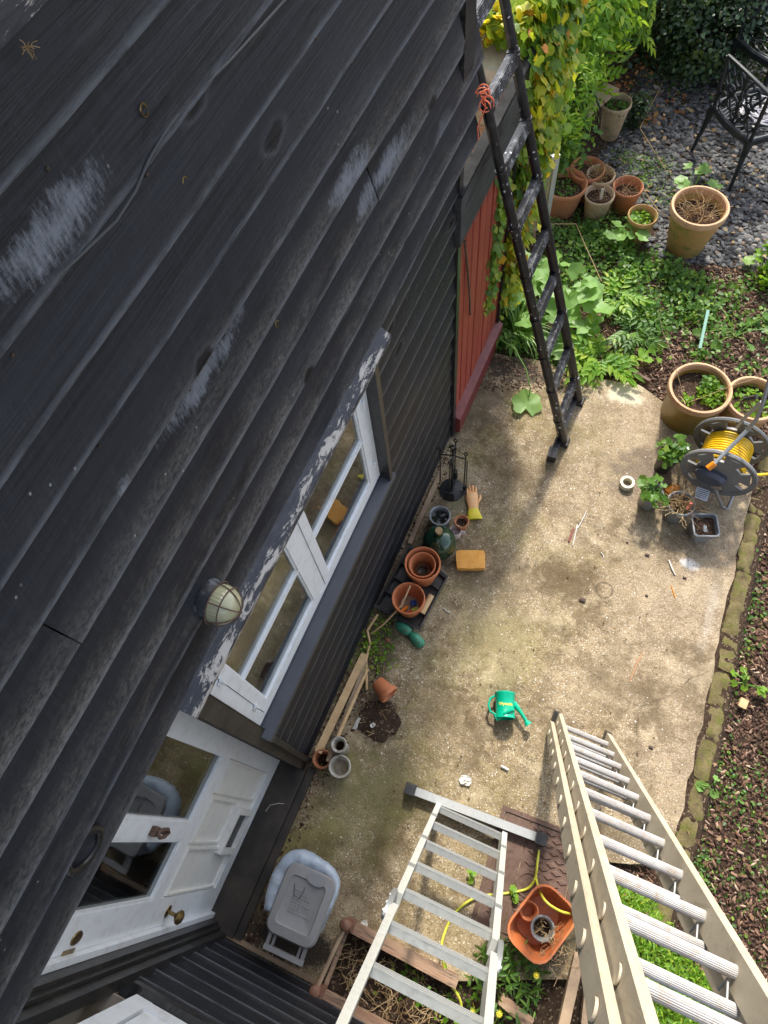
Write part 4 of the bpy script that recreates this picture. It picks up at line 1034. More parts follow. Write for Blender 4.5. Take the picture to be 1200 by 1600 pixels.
p = pot('plant_pot', 'very large glazed pot with rounded rim and green seedlings', Q(1094, 607, .30, -.02), .198, .33, .17, M_glaze, soil=.25, rim_h=.045, rimmat=M_rim); tuft(p, L_bright, 240, .085, .06, .03, z=.255, c=(.08, .02)); tuft(p, L_mid, 60, .05, .10, .045, z=.26, c=(.06, .08)); tuft(p, L_bright, 60, .04, .04, .03, z=.25, c=(-.05, -.07)); twigs(p, L_dry, 3, .05, .5, .25, (-.08, -.08), .002, curl=.4)
p = pot('plant_pot', 'terracotta pot of seedlings behind the hose reel at the right edge', Q(1178, 622, .27, -.02), .17, .29, .13, M_terrag, soil=.22, rim_h=.04, rimmat=M_rim); tuft(p, L_bright, 130, .13, .05, .035, z=.22)
p = pot('plant_pot', 'grey plastic pot of dried stems with a red tag', Q(1063, 788, .16), .088, .18, .065, M_greypot, soil=.13, rim_h=.022); twigs(p, L_dry, 70, .07, .14, .13); MB().box((.05, .0, .19), (.02, .008, .05)).box((.045, -.02, .17), (.018, .008, .035)).build('tag', simple('coral_tag', (.75, .16, .12), .5), p)
p = pot('plant_pot', 'black pot of geranium leaves beside the hose reel', Q(1046, 712, .16), .075, .18, .055, M_blackpl, soil=.15, rim_h=.02)
p2 = pot('plant_pot', 'grey pot overflowing with scalloped green leaves left of the hose reel', Q(1018, 772, .13), .07, .16, .055, M_greypot, soil=.13, rim_h=.02)
def disc_leaf(R, n=18, cup=.15, wav=.12, seed=0, notch=True):
    b = MB(); vs = [(0, 0, 0)]; fs = []
    for q, rr in enumerate((.5, 1.0)):
        for k in range(n):
            a = 2 * PI * k / n + .001; e = 1.0
            w_ = 1 + wav * math.cos(6 * a + seed) * rr
            if notch and abs(a - 1.5 * PI) < .25: w_ *= .45 + .2 * rr * 0
            r = R * rr * w_; vs.append((r * math.cos(a), r * math.sin(a), cup * R * rr * rr * (.6 + .5 * math.sin(3 * a + seed)) ))
    for k in range(n): fs.append((0, 1 + k, 1 + (k + 1) % n)); fs.append((1 + k, 1 + n + k, 1 + n + (k + 1) % n, 1 + (k + 1) % n))
    return b.add(vs, fs)
def bigleaf_plant(t, mat, leaves, stalk=True, base=(0, 0, .0)):
    """leaves: (x, y, z, R, tiltx, tilty, rot)"""
    b = MB()
    for i, (x, y, z, R, tx, ty, rz) in enumerate(leaves):
        o = disc_leaf(R, seed=i * 1.7).build('leaf', mat, t, smooth=True, recalc=False, loc=(x, y, z)); o.rotation_euler = (tx, ty, rz)
        if stalk:
            bx = Vector(base); e = Vector((x, y, z)); mid = (bx + e) / 2 + Vector((0, 0, .04)); b.tube([bx, mid, e], .0028, 5)
    if stalk: b.build('stalks', L_holly, t, recalc=False)
for (pp, n_) in ((p, 10), (p2, 12)):
    lv = []
    for k in range(n_):
        a = random.uniform(0, 2 * PI); r = random.uniform(.03, .12); lv.append((r * math.cos(a), r * math.sin(a), .17 + random.uniform(0, .07), random.uniform(.022, .040), random.uniform(-.5, .5), random.uniform(-.5, .5), random.uniform(0, 6)))
    bigleaf_plant(pp, L_mid, lv, base=(0, 0, .14))
tuft(p, L_mid, 70, .09, .12, .05, z=.17); tuft(p2, L_mid, 40, .08, .06, .04, z=.15)
# square grey pot
sq = thing('square_pot', 'small square grey plastic pot of bare compost near the reel', 'plant pot', Q(1101, 822, .13), .36)
b = MB(); H_ = .15
def ring(s_, z): 
    c = .014; return [(s_ - c, -s_, z), (s_, -s_ + c, z), (s_, s_ - c, z), (s_ - c, s_, z), (-s_ + c, s_, z), (-s_, s_ - c, z), (-s_, -s_ + c, z), (-s_ + c, -s_, z)]
b.strips([ring(.055, .001), ring(.072, H_ - .02), ring(.078, H_ - .02), ring(.079, H_), ring(.070, H_), ring(.064, H_ - .04), ring(.052, .01)], closed=True); b.build('pot_body', M_greypot, sq)
b = MB().add(ring(.066, H_ - .035), [tuple(range(8))]); b.build('compost', M_compost, sq); MB().add([(-.01, -.03, H_ - .03), (.02, -.035, H_ - .03), (.0, .015, H_ - .02)], [(0, 1, 2)]).box((.005, -.015, H_ - .03), (.02, .045, .003)).build('plant_label', M_greypot, sq)
# pots by the wall
t = pot('nested_pots', 'large clean terracotta pot with smaller pots nested inside on the black tray', Q(660, 881, .24, .025), .112, .225, .078, M_terrabright, rim_h=.04)
MB().lathe(pot_profile(.085, .17, .06, .03), 32, Matrix.Translation((0.0, -.005, .045))).build('inner_pot', M_terrabright, t, smooth=True)
MB().lathe(pot_profile(.040, .07, .032, .015, .004, .005), 24, Matrix.Translation((.005, -.012, .085))).build('small_glass_pot', simple('brown_glass', (.10, .06, .04), .15), t, smooth=True)
t = pot('toy_pot', 'terracotta pot holding small coloured toys on the black tray', Q(638, 935, .21, .025), .102, .195, .07, M_terrabright, rim_h=.032, soil=.035, soilm=M_oakgrey)
toys = [('blue_toy', (.02, .02), (.035, .035, .03), (.02, .07, .35), 0, 1), ('orange_toy', (-.015, -.035), (.018, .048, .02), (.85, .25, .01), -.5, 0), ('red_toy', (.022, -.05), (.024, .04, .02), (.65, .02, .015), -.8, 0), ('green_toy', (.045, -.015), (.02, .045, .02), (.45, .55, .06), -.9, 0), ('peg', (-.045, -.005), (.01, .06, .01), (.5, .42, .3), .2, 0)]
for (nm, (x, y), dd, col, rz, rd) in toys:
    mt = simple(nm + '_paint', col, .4)
    if rd:
        b = MB()
        for k in range(8): b.tube([(0, 0, 0), (.022 * math.cos(k * .79), .022 * math.sin(k * .79), .012 * math.sin(k * 2.2))], [.008, .005], 6)
        o = b.build(nm, mt, None, smooth=True)
    else: o = MB().box((0, 0, 0), dd, bev=min(dd[0], dd[1]) * .3).build(nm, mt, None)
    if nm == 'peg': MB
    tp0 = Vector(t.location); o.location = (tp0.x + x, tp0.y + y, tp0.z + .055); o.rotation_euler = (random.uniform(-.2, .2), random.uniform(-.2, .2), rz)
    tag(o, {'blue_toy': 'dark blue spiky toy inside the toy pot', 'orange_toy': 'small bright orange toy block in the terracotta pot', 'red_toy': 'small red toy piece beside the yellow green one', 'green_toy': 'small lime green toy piece at the pot side', 'peg': 'pale wooden peg lying in the toy pot'}[nm], 'toy')
st = MB().tube([spot(641, 915, .24), spot(628, 945, .19) + Vector((0, 0, .0)), spot(600, 975, .10), spot(580, 990, .03)], .006, 7).build('bamboo_cane', M_oak, None, smooth=True)
tag(st, 'thin cane sticking out of the toy pot towards the wall', 'cane')
# black tray
tr = thing('black_tray', 'shallow black plastic seed tray under the terracotta pots by the wall', 'tray', Q(640, 920, .0), 0)
trp = [spot(*q_) for q_ in ((588, 950), (655, 985), (698, 905), (640, 858))]; b = MB(); cen = Vector(tr.location)
def trr(k, z): c_ = sum(trp, Vector()) / 4; return [tuple((c_ + (p_ - c_) * k) - cen + Vector((0, 0, z))) for p_ in trp]
b.strips([trr(.92, .001), trr(1.0, .05), trr(1.05, .05), trr(1.05, .044), trr(.98, .044), trr(.90, .008)], closed=True); b.add(trr(.905, .010), [(0, 1, 2, 3)]); b.build('tray_shell', M_blackpl, tr)
b = MB()
for i in range(5):
    c_ = [Vector(v_) for v_ in trr(.96, .03)]; a = c_[0].lerp(c_[3], i / 4); d_ = c_[1].lerp(c_[2], i / 4); b.bar(a, d_, .006, .03)
b.build('tray_rib', M_blackpl, tr)
o = MB().tube([spot(674, 930, .07), spot(659, 958, .06)], [.020, .020], 14).build('wood_dowel', M_oak, None, smooth=True); tag(o, 'short round wooden handle lying on the tray beside the toy pot', 'dowel')
# tin, small pot, mug, bottle
t = pot('tin_bucket', 'silver rimmed tin with dark water behind the glass demijohn', Q(687, 806, .13, 0), .072, .14, .065, M_galv, soil=.09, soilm=simple('dark_water', (.015, .017, .012), .08), cat='tin', rim_h=.012)
t = pot('plant_pot', 'little terracotta pot beside the yellow glove near the wall', Q(721, 815, .09, 0), .050, .10, .035, M_terra, soil=.07, rim_h=.022)
dj = thing('demijohn', 'round dark green glass demijohn with a cork by the wall', 'demijohn', Q(686, 846, .11), 0)
MB().lathe([(0, 0), (.075, 0), (.098, .02), (.108, .06), (.108, .11), (.098, .15), (.07, .185), (.035, .205), (.024, .215), (.022, .245), (.028, .25), (.028, .262), (.018, .262), (0, .262)], 40).build('bottle', simple('dark_green_glass', (.008, .035, .018), .06, c2=(.012, .05, .022), sc=5, spec=.8), dj, smooth=True)
MB().lathe([(0, .255), (.021, .255), (.023, .29), (0, .29)], 20).build('cork', M_cork, dj, smooth=True)
t = thing('white_mug', 'pinkish white mug half hidden between demijohn and glove', 'mug', Q(712, 830, .06), .3)
MB().lathe([(0, 0), (.032, 0), (.037, .006), (.038, .08), (.035, .08), (.034, .01), (0, .008)], 24).build('cup', simple('pale_pink_glaze', (.66, .56, .53), .3), t, smooth=True); MB().tube([(.036, 0, .065), (.058, 0, .06), (.06, 0, .03), (.037, 0, .02)], .005, 8).build('handle', simple('pale_pink_glaze_b', (.66, .56, .53), .3), t, smooth=True)
# sponge
sp = spot(735, 878, 0); b = MB(); 
o = lumpy(.185, .125, .052, 3, .003).build('sponge', M_sponge, None, smooth=True, loc=(sp.x + .0, sp.y, .03)); o.rotation_euler = (0, 0, .38); tag(o, 'large rectangular orange sponge lying on the sunny concrete', 'sponge')
# gloves: orange glove and yellow one
def glove(name, label, mat, loc, rz, fingers=True, s_=1.0):
    t = thing(name, label, 'glove', loc, rz)
    b = MB(); rows = []
    for (y, w, h) in ((-.02, .036, .012), (.02, .040, .016), (.06, .045, .020), (.095, .042, .018), (.11, .036, .012)):
        rows.append([(w * math.cos(a) * (1 + .05 * math.sin(3 * a + y * 90)), y, .02 + h * math.sin(a)) for a in np.linspace(0, 2 * PI, 15)[:-1]])
    b.strips(rows, closed=True)
    b.f.append(tuple(range(14))); b.f.append(tuple(4 * 14 + k for k in range(14)))
    if fingers:
        for k, (x, L) in enumerate(((-.027, .055), (-.009, .07), (.010, .068), (.028, .05))):
            b.tube([(x, .10, .02), (x * 1.1, .10 + L * .5, .028), (x * 1.1 + .004 * (k - 1.5), .10 + L, .012)], [.0095, .0088, .006], 8)
        b.tube([(.036, .03, .02), (.055, .055, .024), (.060, .085, .014)], [.011, .010, .007], 8)
    b.build('glove_hand', mat, t, smooth=True, auto=80)
    b = MB(); rows = []
    for (y, w, h) in ((-.02, .036, .012), (-.06, .044, .012), (-.10, .055, .016), (-.102, .05, .013)):
        rows.append([(w * math.cos(a) * (1 + .08 * math.sin(4 * a + y * 60)), y, .02 + h * math.sin(a)) for a in np.linspace(0, 2 * PI, 19)[:-1]])
    b.strips(rows, closed=True); b.build('glove_cuff', M_yellow if 1 else mat, t, smooth=True, auto=80); t.scale = (s_,) * 3; return t
glove('rubber_glove', 'orange rubber glove with a bright yellow cuff lying beside the small pot', simple('orange_rubber', (.80, .40, .16), .5, c2=(.85, .52, .25), sc=20), Q(739, 793, .0), .45, True, .95)
o = lumpy(.06, .045, .025, 8, .004).build('grey_stone', simple('grey_pebble', (.13, .13, .13), .7, c2=(.2, .2, .2), sc=20), None, smooth=True, loc=Q(727, 766, 0, .012)); tag(o, 'flat grey stone just above the orange glove', 'stone')
# green toy shapes by the tray
o = thing('garden_clogs', 'pair of crushed green plastic clogs below the black tray', 'clogs', Q(641, 992, 0), -.35)
for (x, rz) in ((-.055, .15), (.055, -.1)):
    b = MB(); rows = []
    for (y, w, h) in ((-.055, .006, .012), (-.05, .026, .028), (-.02, .034, .036), (.02, .034, .034), (.05, .024, .022), (.06, .004, .01)):
        rows.append([(w * math.cos(a), y, .018 + h * math.sin(a) * (.6 if math.sin(a) < 0 else 1)) for a in np.linspace(0, 2 * PI, 15)[:-1]])
    b.strips(rows, closed=True); q_ = b.build('clog', M_dgreen, o, smooth=True, auto=80, loc=(x, 0, 0)); q_.rotation_euler = (0, 0, rz + PI / 2)
# fallen pot
fp = pot('fallen_pot', 'orange terracotta pot lying on its side near the planks', Q(617, 1082, .0), .062, .115, .042, M_terrabright, rim_h=.03, cat='plant pot')
fp.location = Vector(fp.location) + Vector((0, 0, .062)); fp.rotation_euler = (0, PI / 2, -.42); fp.location = Vector(Q(590, 1068, 0, .058))
# pots at the wall corner
t = pot('plant_pot', 'tall pale pot with a dark hollow beside the planks', Q(530, 1164, .18, 0), .046, .20, .038, M_paleclay, soil=.10, rim_h=.012)
t = pot('plant_pot', 'wider cream pot with a dirty wet bottom at the wall corner', Q(531, 1198, .13, 0), .064, .15, .05, M_paleclay, soil=.07, soilm=simple('wet_grit', (.30, .28, .25), .4, c2=(.45, .33, .12), sc=9), rim_h=.014)
t = pot('plant_pot', 'orange rimmed pot holding the lower ends of the planks', Q(503, 1186, .10, 0), .055, .11, .042, M_terra, soil=.03, rim_h=.02)
for k, (a, b_, w, h, mt, lb) in enumerate((((497, 1176, .10), (570, 1022, .03), .045, .014, M_oak, 'widest fresh pale plank leaning along the wall foot'), ((512, 1190, .12), (572, 1035, .03), .022, .016, M_oakgrey, 'grey weathered strip lying between the two pale planks'), ((520, 1170, .14), (575, 1045, .03), .016, .014, M_oak, 'thin pale strip of wood outermost beside the cream pot'))):
    o = MB().bar(spot(*a), spot(*b_), w, h).build('plank', mt, None); tag(o, lb, 'plank')
o = MB().tube([spot(573, 1078, .02), spot(572, 1030, .03), spot(578, 1005, .03), spot(574, 985, .05), spot(590, 960, .05)], .008, 7).build('bent_branch', M_oak, None, smooth=True); tag(o, 'bent tan branch curling along the foot of the wall', 'branch')
o = MB().bar(spot(690, 735, .012), spot(640, 850, .012), .03, .02).build('ground_batten', M_oakgrey, None); tag(o, 'old timber batten lying along the wall foot behind the demijohn', 'batten')
b = MB()
for k in range(14):
    c0 = spot(random.uniform(470, 720), 0, .02)
b = MB()
for (x_, y_) in ((600, 1040), (620, 1055), (560, 1130), (575, 1150), (598, 1125), (630, 1070)):
    a = spot(x_, y_, .01); p_ = [a]; 
    for q in range(4): p_.append(p_[-1] + Vector((random.uniform(-.05, .05), random.uniform(-.05, .05), random.uniform(-.002, .006))))
    b.tube(p_, .0022, 5)
o = b.build('dead_twigs', L_dry, None, recalc=False); o['kind'] = 'stuff'; tag(o, 'loose dead twigs scattered round the dark soil spill', 'twigs')

# soil spill by the wall
def blob_patch(name, label, cat, c, rx, ry, mat, z=.012, n=40, seed=0, kind='stuff'):
    vs = [(0, 0, z)]; fs = []
    for q, rr in enumerate((.35, .7, .9, 1.0)):
        for k in range(n):
            a = 2 * PI * k / n; w_ = 1 + .28 * mnoise.noise(Vector((2 * math.cos(a), 2 * math.sin(a), seed))) * rr
            vs.append((rx * rr * w_ * math.cos(a), ry * rr * w_ * math.sin(a), z * (1 - rr ** 2) + .0015 - (.004 if rr == 1 else 0) + mnoise.noise(Vector((rr * 9 * math.cos(a), rr * 9 * math.sin(a), seed))) * .003 * (rr < 1)))
    for k in range(n): fs.append((0, 1 + k, 1 + (k + 1) % n))
    for q in range(3):
        for k in range(n): fs.append((1 + q * n + k, 1 + (q + 1) * n + k, 1 + (q + 1) * n + (k + 1) % n, 1 + q * n + (k + 1) % n))
    o = MB().add(vs, fs).build(name, mat, None, smooth=True, loc=c); o['kind'] = kind; tag(o, label, cat); return o
blob_patch('soil_spill', 'round spill of dark soil on the concrete below the fallen pot', 'soil', Q(592, 1125), .13, .12, M_soil, .014, seed=3)

# ================================================================== food caddy with bag
bl0 = Vector(((-.70 - .40) / 2 + .0, -.47, 0))
bc = spot(470, 1414, .40); bin_ = thing('food_caddy', 'grey plastic food waste caddy with closed lid on the concrete', 'waste caddy', (bc.x, bc.y, 0), math.radians(2))
def rrect(w, d_, r, z, n=5, sk=0):
    pts = []
    for (cx_, cy_, a0) in ((w / 2 - r, d_ / 2 - r, 0), (-w / 2 + r, d_ / 2 - r, 90), (-w / 2 + r, -d_ / 2 + r, 180), (w / 2 - r, -d_ / 2 + r, 270)):
        for k in range(n): a = math.radians(a0 + 90 * k / (n - 1)); pts.append((cx_ + r * math.cos(a), cy_ + r * math.sin(a), z))
    return pts
b = MB(); b.strips([rrect(.19, .23, .04, 0), rrect(.235, .29, .045, .33), rrect(.25, .305, .05, .335), rrect(.25, .305, .05, .36)], closed=True); b.add(rrect(.19, .23, .04, .002), [tuple(range(20))]); b.build('bin_body', M_binpl, bin_, smooth=True)
b = MB(); b.strips([rrect(.262, .325, .05, .358), rrect(.264, .327, .05, .385), rrect(.250, .313, .045, .397), rrect(.185, .225, .02, .402), rrect(.178, .218, .018, .394), rrect(.172, .212, .016, .393)], closed=True); b.f.append(tuple(range(5 * 20, 6 * 20))); b.build('lid', M_binpl, bin_, smooth=True, auto=25)
b = MB()
for k in range(8):
    for j in range(random.randint(3, 6)):
        b.box((-.045 + .02 * j + random.uniform(-.002, .002), .055 - .014 * k, .3945), (random.uniform(.008, .015), .006, .006))
b.build('embossed_lettering', M_binpl, bin_)
for sx_ in (-1, 1):
    b = MB(); b.bar((sx_ * .093, -.14, .372), (sx_ * .093, -.225, .352), .018, .022); b.bar((sx_ * .068, -.14, .366), (sx_ * .068, -.225, .350), .012, .016); b.build('handle_arm', M_binpl, bin_)
MB().bar((-.105, -.228, .352), (.105, -.228, .352), .024, .028).build('handle_grip', M_binpl, bin_)
b = MB(); b.tube([(-.065, .075, .405), (-.05, .03, .405), (-.02, .022, .406), (-.01, .06, .405), (-.012, .08, .404)], .002, 5); b.build('string_mark', M_blackpl, bin_)
MB().lathe([(0, 0), (.05, 0), (.045, -.008), (0, -.012)], 20, Matrix.Translation((.03, .128, .4095)) @ Matrix.Scale(.55, 4, (0, 1, 0))).build('lid_dimple', simple('shaded_grey_plastic', (.24, .24, .25), .5), bin_, smooth=True)
bag = bpy.data.objects.new('tmp', None)
b = MB(); rows = []
N = 64
for (k_, z_, off_) in ((0, .352, -.004), (1, .372, .020), (2, .365, .05), (3, .33, .056), (4, .27, .045), (5, .21, .028), (6, .20, .02)):
    r_ = []
    for q in range(N):
        a = 2 * PI * q / N; ex = math.cos(a); ey = math.sin(a); base_r = 1 / ((abs(ex) / .125) ** 4 + (abs(ey) / .155) ** 4) ** .25
        lobes = .5 + .5 * math.cos(a - 2.45); lobes = .04 + 1.45 * lobes ** 1.1
        if ey < -.55: lobes *= .35
        w_ = off_ * lobes + .005 * mnoise.noise(Vector((ex * 7, ey * 7, k_ * 1.3))) * (k_ > 0) 
        zz = z_ + .014 * mnoise.noise(Vector((ex * 5, ey * 5, k_ * .8)))
        r_.append((ex * (base_r + w_), ey * (base_r + w_), zz))
    rows.append(r_)
b.strips(rows, closed=True); b.build('bin_liner', M_bag, bin_, smooth=True, auto=180)

# ================================================================== watering can
wc = thing('watering_can', 'small bright green toy watering can with yellow lettering lying on the patio', 'watering can', tuple(spot(788, 1124, 0)), .34)
AX = Matrix.Translation((0, .145, .062)) @ Matrix.Rotation(PI / 2, 4, 'X')   # axis towards -Y
MB().lathe([(0, 0), (.052, 0), (.060, .004), (.060, .012), (.056, .018), (.054, .135), (.057, .140), (.057, .150), (.052, .150), (.050, .02), (0, .016)], 36, AX).build('can_body', M_green, wc, smooth=True, auto=40)
b = MB(); b.tube([(.048, .085, .062), (.085, .04, .064), (.125, -.02, .06)], [.019, .012, .009], 12); b.build('spout', M_green, wc, smooth=True)
b = MB(); d_ = Vector((.04, -.06, -.004)).normalized(); q_ = d_.to_track_quat('Z', 'Y').to_matrix().to_4x4(); b.lathe([(0, 0), (.010, 0), (.022, .022), (.024, .026), (0, .028)], 20, Matrix.Translation((.118, -.010, .06)) @ q_); b.build('rose', M_green, wc, smooth=True)
MB().tube([(-.052, .125, .06), (-.085, .105, .062), (-.096, .065, .064), (-.085, .03, .062), (-.055, .015, .062)], .007, 10).build('back_handle', M_green, wc, smooth=True)
b = MB(); pts = [(-.054, .012, .055), (-.045, -.012, .075), (-.01, .012, .112), (.030, .035, .118), (.045, .04, .095)]
for s_ in (-1, 1): pass
b.tube(pts, [.012, .012, .010, .009, .007], 8); b.build('top_handle', M_green, wc, smooth=True)
tc = bpy.data.curves.new('txt', 'FONT'); tc.body = 'Wyevale'; tc.size = .024; tc.extrude = .0005; tc.align_x = 'CENTER'; tc.offset = .0006
to = bpy.data.objects.new('txt', tc); C.objects.link(to)
bpy.context.view_layer.update(); me = bpy.data.meshes.new_from_object(to.evaluated_get(bpy.context.evaluated_depsgraph_get())); bpy.data.objects.remove(to)
for v in me.vertices:
    a = v.co.x / .0555; r = .0555 + v.co.z; y = v.co.y
    v.co = Vector((r * math.sin(a), .062 + y, .062 + r * math.cos(a)))
lt = bpy.data.objects.new('lettering', me); C.objects.link(lt); me.materials.append(simple('yellow_lettering', (.80, .66, .10), .5)); lt.parent = wc

# ================================================================== tape ring, litter, small bits
o = MB().lathe([(.030, 0), (.047, 0), (.047, .04), (.030, .04), (.030, 0)], 32).build('tape_roll', simple('cream_masking_tape', (.70, .66, .50), .6, c2=(.55, .52, .40), sc=30), None, smooth=True, loc=Q(980, 754, .03, 0)); tag(o, 'cream roll of masking tape lying on the concrete', 'tape roll')
def litter(nm, lb, pts, r, mat, cat):
    o = MB().tube([spot(x_, y_, z_) for (x_, y_, z_) in pts], r, 6).build(nm, mat, None, smooth=True); tag(o, lb, cat)
litter('broken_straw', 'long thin white plastic sliver near the patio centre', [(895, 852, .006), (900, 830, .012), (902, 820, .006)], .004, M_dirtywhite, 'litter')
litter('white_sliver', 'curved white sliver just above the straight one', [(903, 825, .008), (910, 812, .012), (917, 798, .008)], .003, M_dirtywhite, 'litter')
litter('reddish_sliver', 'dark red sliver touching the straight white one', [(889, 846, .005), (896, 826, .01)], .007, simple('dusty_red', (.25, .08, .06), .7), 'litter')
litter('white_peg', 'broken white peg on the pale stained patch', [(1045, 875, .006), (1050, 888, .01), (1055, 898, .006)], .005, M_dirtywhite, 'litter')
litter('bent_wire_piece', 'tiny bent white plastic piece in the middle of the patio', [(939, 863, .006), (943, 868, .008), (943, 872, .006)], .003, M_dirtywhite, 'litter')
litter('chalk_stick', 'short white chalk stick near the foot of the long ladder', [(783, 1197, .008), (794, 1203, .008)], .009, M_dirtywhite, 'chalk')
litter('orange_stick', 'thin orange stick on the patio near the edging', [(1049, 916, .004), (1055, 934, .004)], .003, M_orange, 'stick')
litter('rust_stick', 'long faded orange twig lying in the lower right patio', [(984, 1065, .004), (994, 1040, .006), (1004, 1020, .004)], .003, simple('faded_orange_twig', (.5, .25, .13), .8), 'twig')
litter('white_curl', 'white curl of plastic beside the black tray', [(693, 950, .005), (698, 955, .01), (703, 957, .006)], .004, M_dirtywhite, 'litter')
litter('thread_and_bead', 'small bead with a thread on the door step edge', [(415, 1268, .05), (422, 1258, .06), (436, 1255, .055), (444, 1256, .05)], .0015, M_dirtywhite, 'thread')
def crumple(nm, lb, c, R, mat, cat):
    b = MB(); n = 9; vs = [(0, 0, .02)]; fs = []
    for q, rr in enumerate((.5, 1.0)):
        for k in range(n): a = 2 * PI * k / n; w_ = random.uniform(.7, 1.25); vs.append((R * rr * w_ * math.cos(a), R * rr * w_ * math.sin(a), random.uniform(.004, .022)))
    for k in range(n): fs.append((0, 1 + k, 1 + (k + 1) % n)); fs.append((1 + k, 1 + n + k, 1 + n + (k + 1) % n, 1 + (k + 1) % n))
    o = b.add(vs, fs).build(nm, mat, None, loc=c); tag(o, lb, cat)
crumple('paper_scrap', 'crumpled white paper scrap above the silver ladder', Q(728, 1219), .034, M_dirtywhite, 'paper')
crumple('paper_scrap', 'torn white scrap beside the caddy and the timber planter', Q(568, 1446), .028, M_dirtywhite, 'paper')
crumple('paper_scrap', 'little white fleck on the soil spill', Q(584, 1134, 0, .012), .016, M_dirtywhite, 'paper')
o = lumpy(.022, .07, .012, 5, .004).build('grey_feather', simple('pale_grey_feather', (.5, .49, .46), .8), None, smooth=True, loc=Q(558, 1130, 0, .008)); tag(o, 'pale grey feather beside the soil spill', 'feather')
o = MB().box((0, 0, 0), (.045, .055, .018), bev=.004).build('wood_offcut', M_oak, None, loc=Q(1161, 1099, 0, .0)); o.rotation_euler = (.05, .1, -.1); tag(o, 'square sawn wood offcut lying on the bark at the right', 'offcut')
o = lumpy(.03, .02, .015, 12, .004).build('dead_leaf', simple('dead_brown_leaf', (.30, .12, .06), .8), None, smooth=True, loc=Q(606, 1000, 0, .006)); tag(o, 'dull red leaf below the green clogs', 'leaf')
for i, (px, py, rr) in enumerate(((1011, 868, .011), (910, 938, .015), (1070, 903, .009), (1010, 931, .007), (1017, 1168, .010), (980, 848, .006))):
    o = lumpy(rr * 2.4, rr * 1.8, rr * 1.1, i, .002).build('pebble', simple('dark_pebble%d' % i, (.07, .045, .035), .8), None, smooth=True, loc=Q(px, py, 0, rr * .4)); o['group'] = 'dark pebbles on the patio'; o['label'] = ['dark pebble just above the white broken peg', 'biggest dark brown pebble below the ring mark stain', 'dark pebble at the right of the pale stained patch', 'tiny dark pebble between ring mark and pale patch', 'dark pebble alone in the lower right patio', 'tiny dark pebble between the white slivers and tape roll'][i]; o['category'] = 'pebble'

# ================================================================== manhole covers
mc = thing('drain_cover', 'rusty brown patterned iron drain cover under the silver ladder', 'drain cover', (0, 0, 0))
q0, q1, q2 = spot(786, 1258), spot(884, 1296), spot(748, 1402); ux = (q1 - q0); ux.z = 0; vy = (q2 - q0); vy.z = 0
ux = ux.normalized(); vy = Vector((ux.y, -ux.x, 0)); mc.location = q0
Mx = Matrix(((ux.x, vy.x, 0, 0), (ux.y, vy.y, 0, 0), (0, 0, 1, 0), (0, 0, 0, 1)))
WC, LC = .46, .62
b = MB()
for (c_, d_) in (((WC / 2, .012), (WC, .024)), ((WC / 2, LC - .012), (WC, .024)), ((.012, LC / 2), (.024, LC - .05)), ((WC - .012, LC / 2), (.024, LC - .05))): b.box((c_[0], c_[1], .006), (d_[0], d_[1], .02), Mx)
b.build('cover_frame', M_rust, mc)
for (x0, x1) in ((.03, .165), (.17, WC - .03)):
    b = MB().box(((x0 + x1) / 2, LC / 2, .003), (x1 - x0, LC - .06, .014), Mx); b.build('cover_plate', M_rust, mc)
b = MB(); r_ = 0; yy = .05
while yy < LC - .05:
    xx = .215 + (.036 if r_ % 2 else 0)
    while xx < WC - .04:
        if math.hypot(xx - .235, yy - .33) > .07:
            b.add([(xx - .031, yy, .0101), (xx, yy - .017, .0101), (xx + .031, yy, .0101), (xx, yy + .017, .0101), (xx - .022, yy, .0165), (xx, yy - .011, .0165), (xx + .022, yy, .0165), (xx, yy + .011, .0165)], [(4, 5, 6, 7), (0, 1, 5, 4), (1, 2, 6, 5), (2, 3, 7, 6), (3, 0, 4, 7)], Mx)
        xx += .072
    yy += .030; r_ += 1
o = b.build('raised_diamonds', M_rust, mc); o['kind'] = 'stuff'
b = MB(); b.lathe([(.066, .009), (.066, .016), (.054, .016), (.054, .010)], 28, Mx @ Matrix.Translation((.235, .33, 0))); b.lathe([(0, .0105), (.03, .0105), (.03, .014), (0, .014)], 20, Mx @ Matrix.Translation((.235, .33, 0))); b.build('cover_ring', M_rust, mc, smooth=True)
for (x_, y_) in ((.095, .12), (.095, .5)): MB().box((x_, y_, .012), (.07, .05, .008), Mx).build('lifting_lug', M_rust, mc)

# trough planter with two pots
tg = thing('terracotta_trough', 'rounded square orange plastic planter by the foot of the ladders', 'planter', Q(843, 1440, .10, .016), -.35)
b = MB(); b.strips([rrect(.17, .22, .06, 0), rrect(.235, .32, .075, .15), rrect(.250, .335, .08, .152), rrect(.250, .335, .08, .172), rrect(.230, .315, .072, .172), rrect(.220, .305, .068, .14), rrect(.16, .21, .05, .01)], closed=True); b.f.append(tuple(range(6 * 20, 7 * 20))); b.build('planter_shell', simple('orange_plastic_terracotta', (.60, .17, .05), .5, c2=(.50, .16, .06), sc=7, dirt=(.22, .13, .08), dsc=18), tg, smooth=True, auto=40)
tl = Vector(tg.location)
a = spot(826, 1423, .11); pot('plant_pot', 'small terracotta pot inside the orange planter', (a.x, a.y, .03), .050, .10, .036, M_terrabright, rim_h=.022)
a = spot(847, 1450, .11); p = pot('plant_pot', 'white rimmed plastic pot of dead stems inside the orange planter', (a.x, a.y, .03), .062, .11, .05, M_galv, soil=.05, rim_h=.01); twigs(p, L_dry, 12, .04, .07, .05)
b = MB(); 
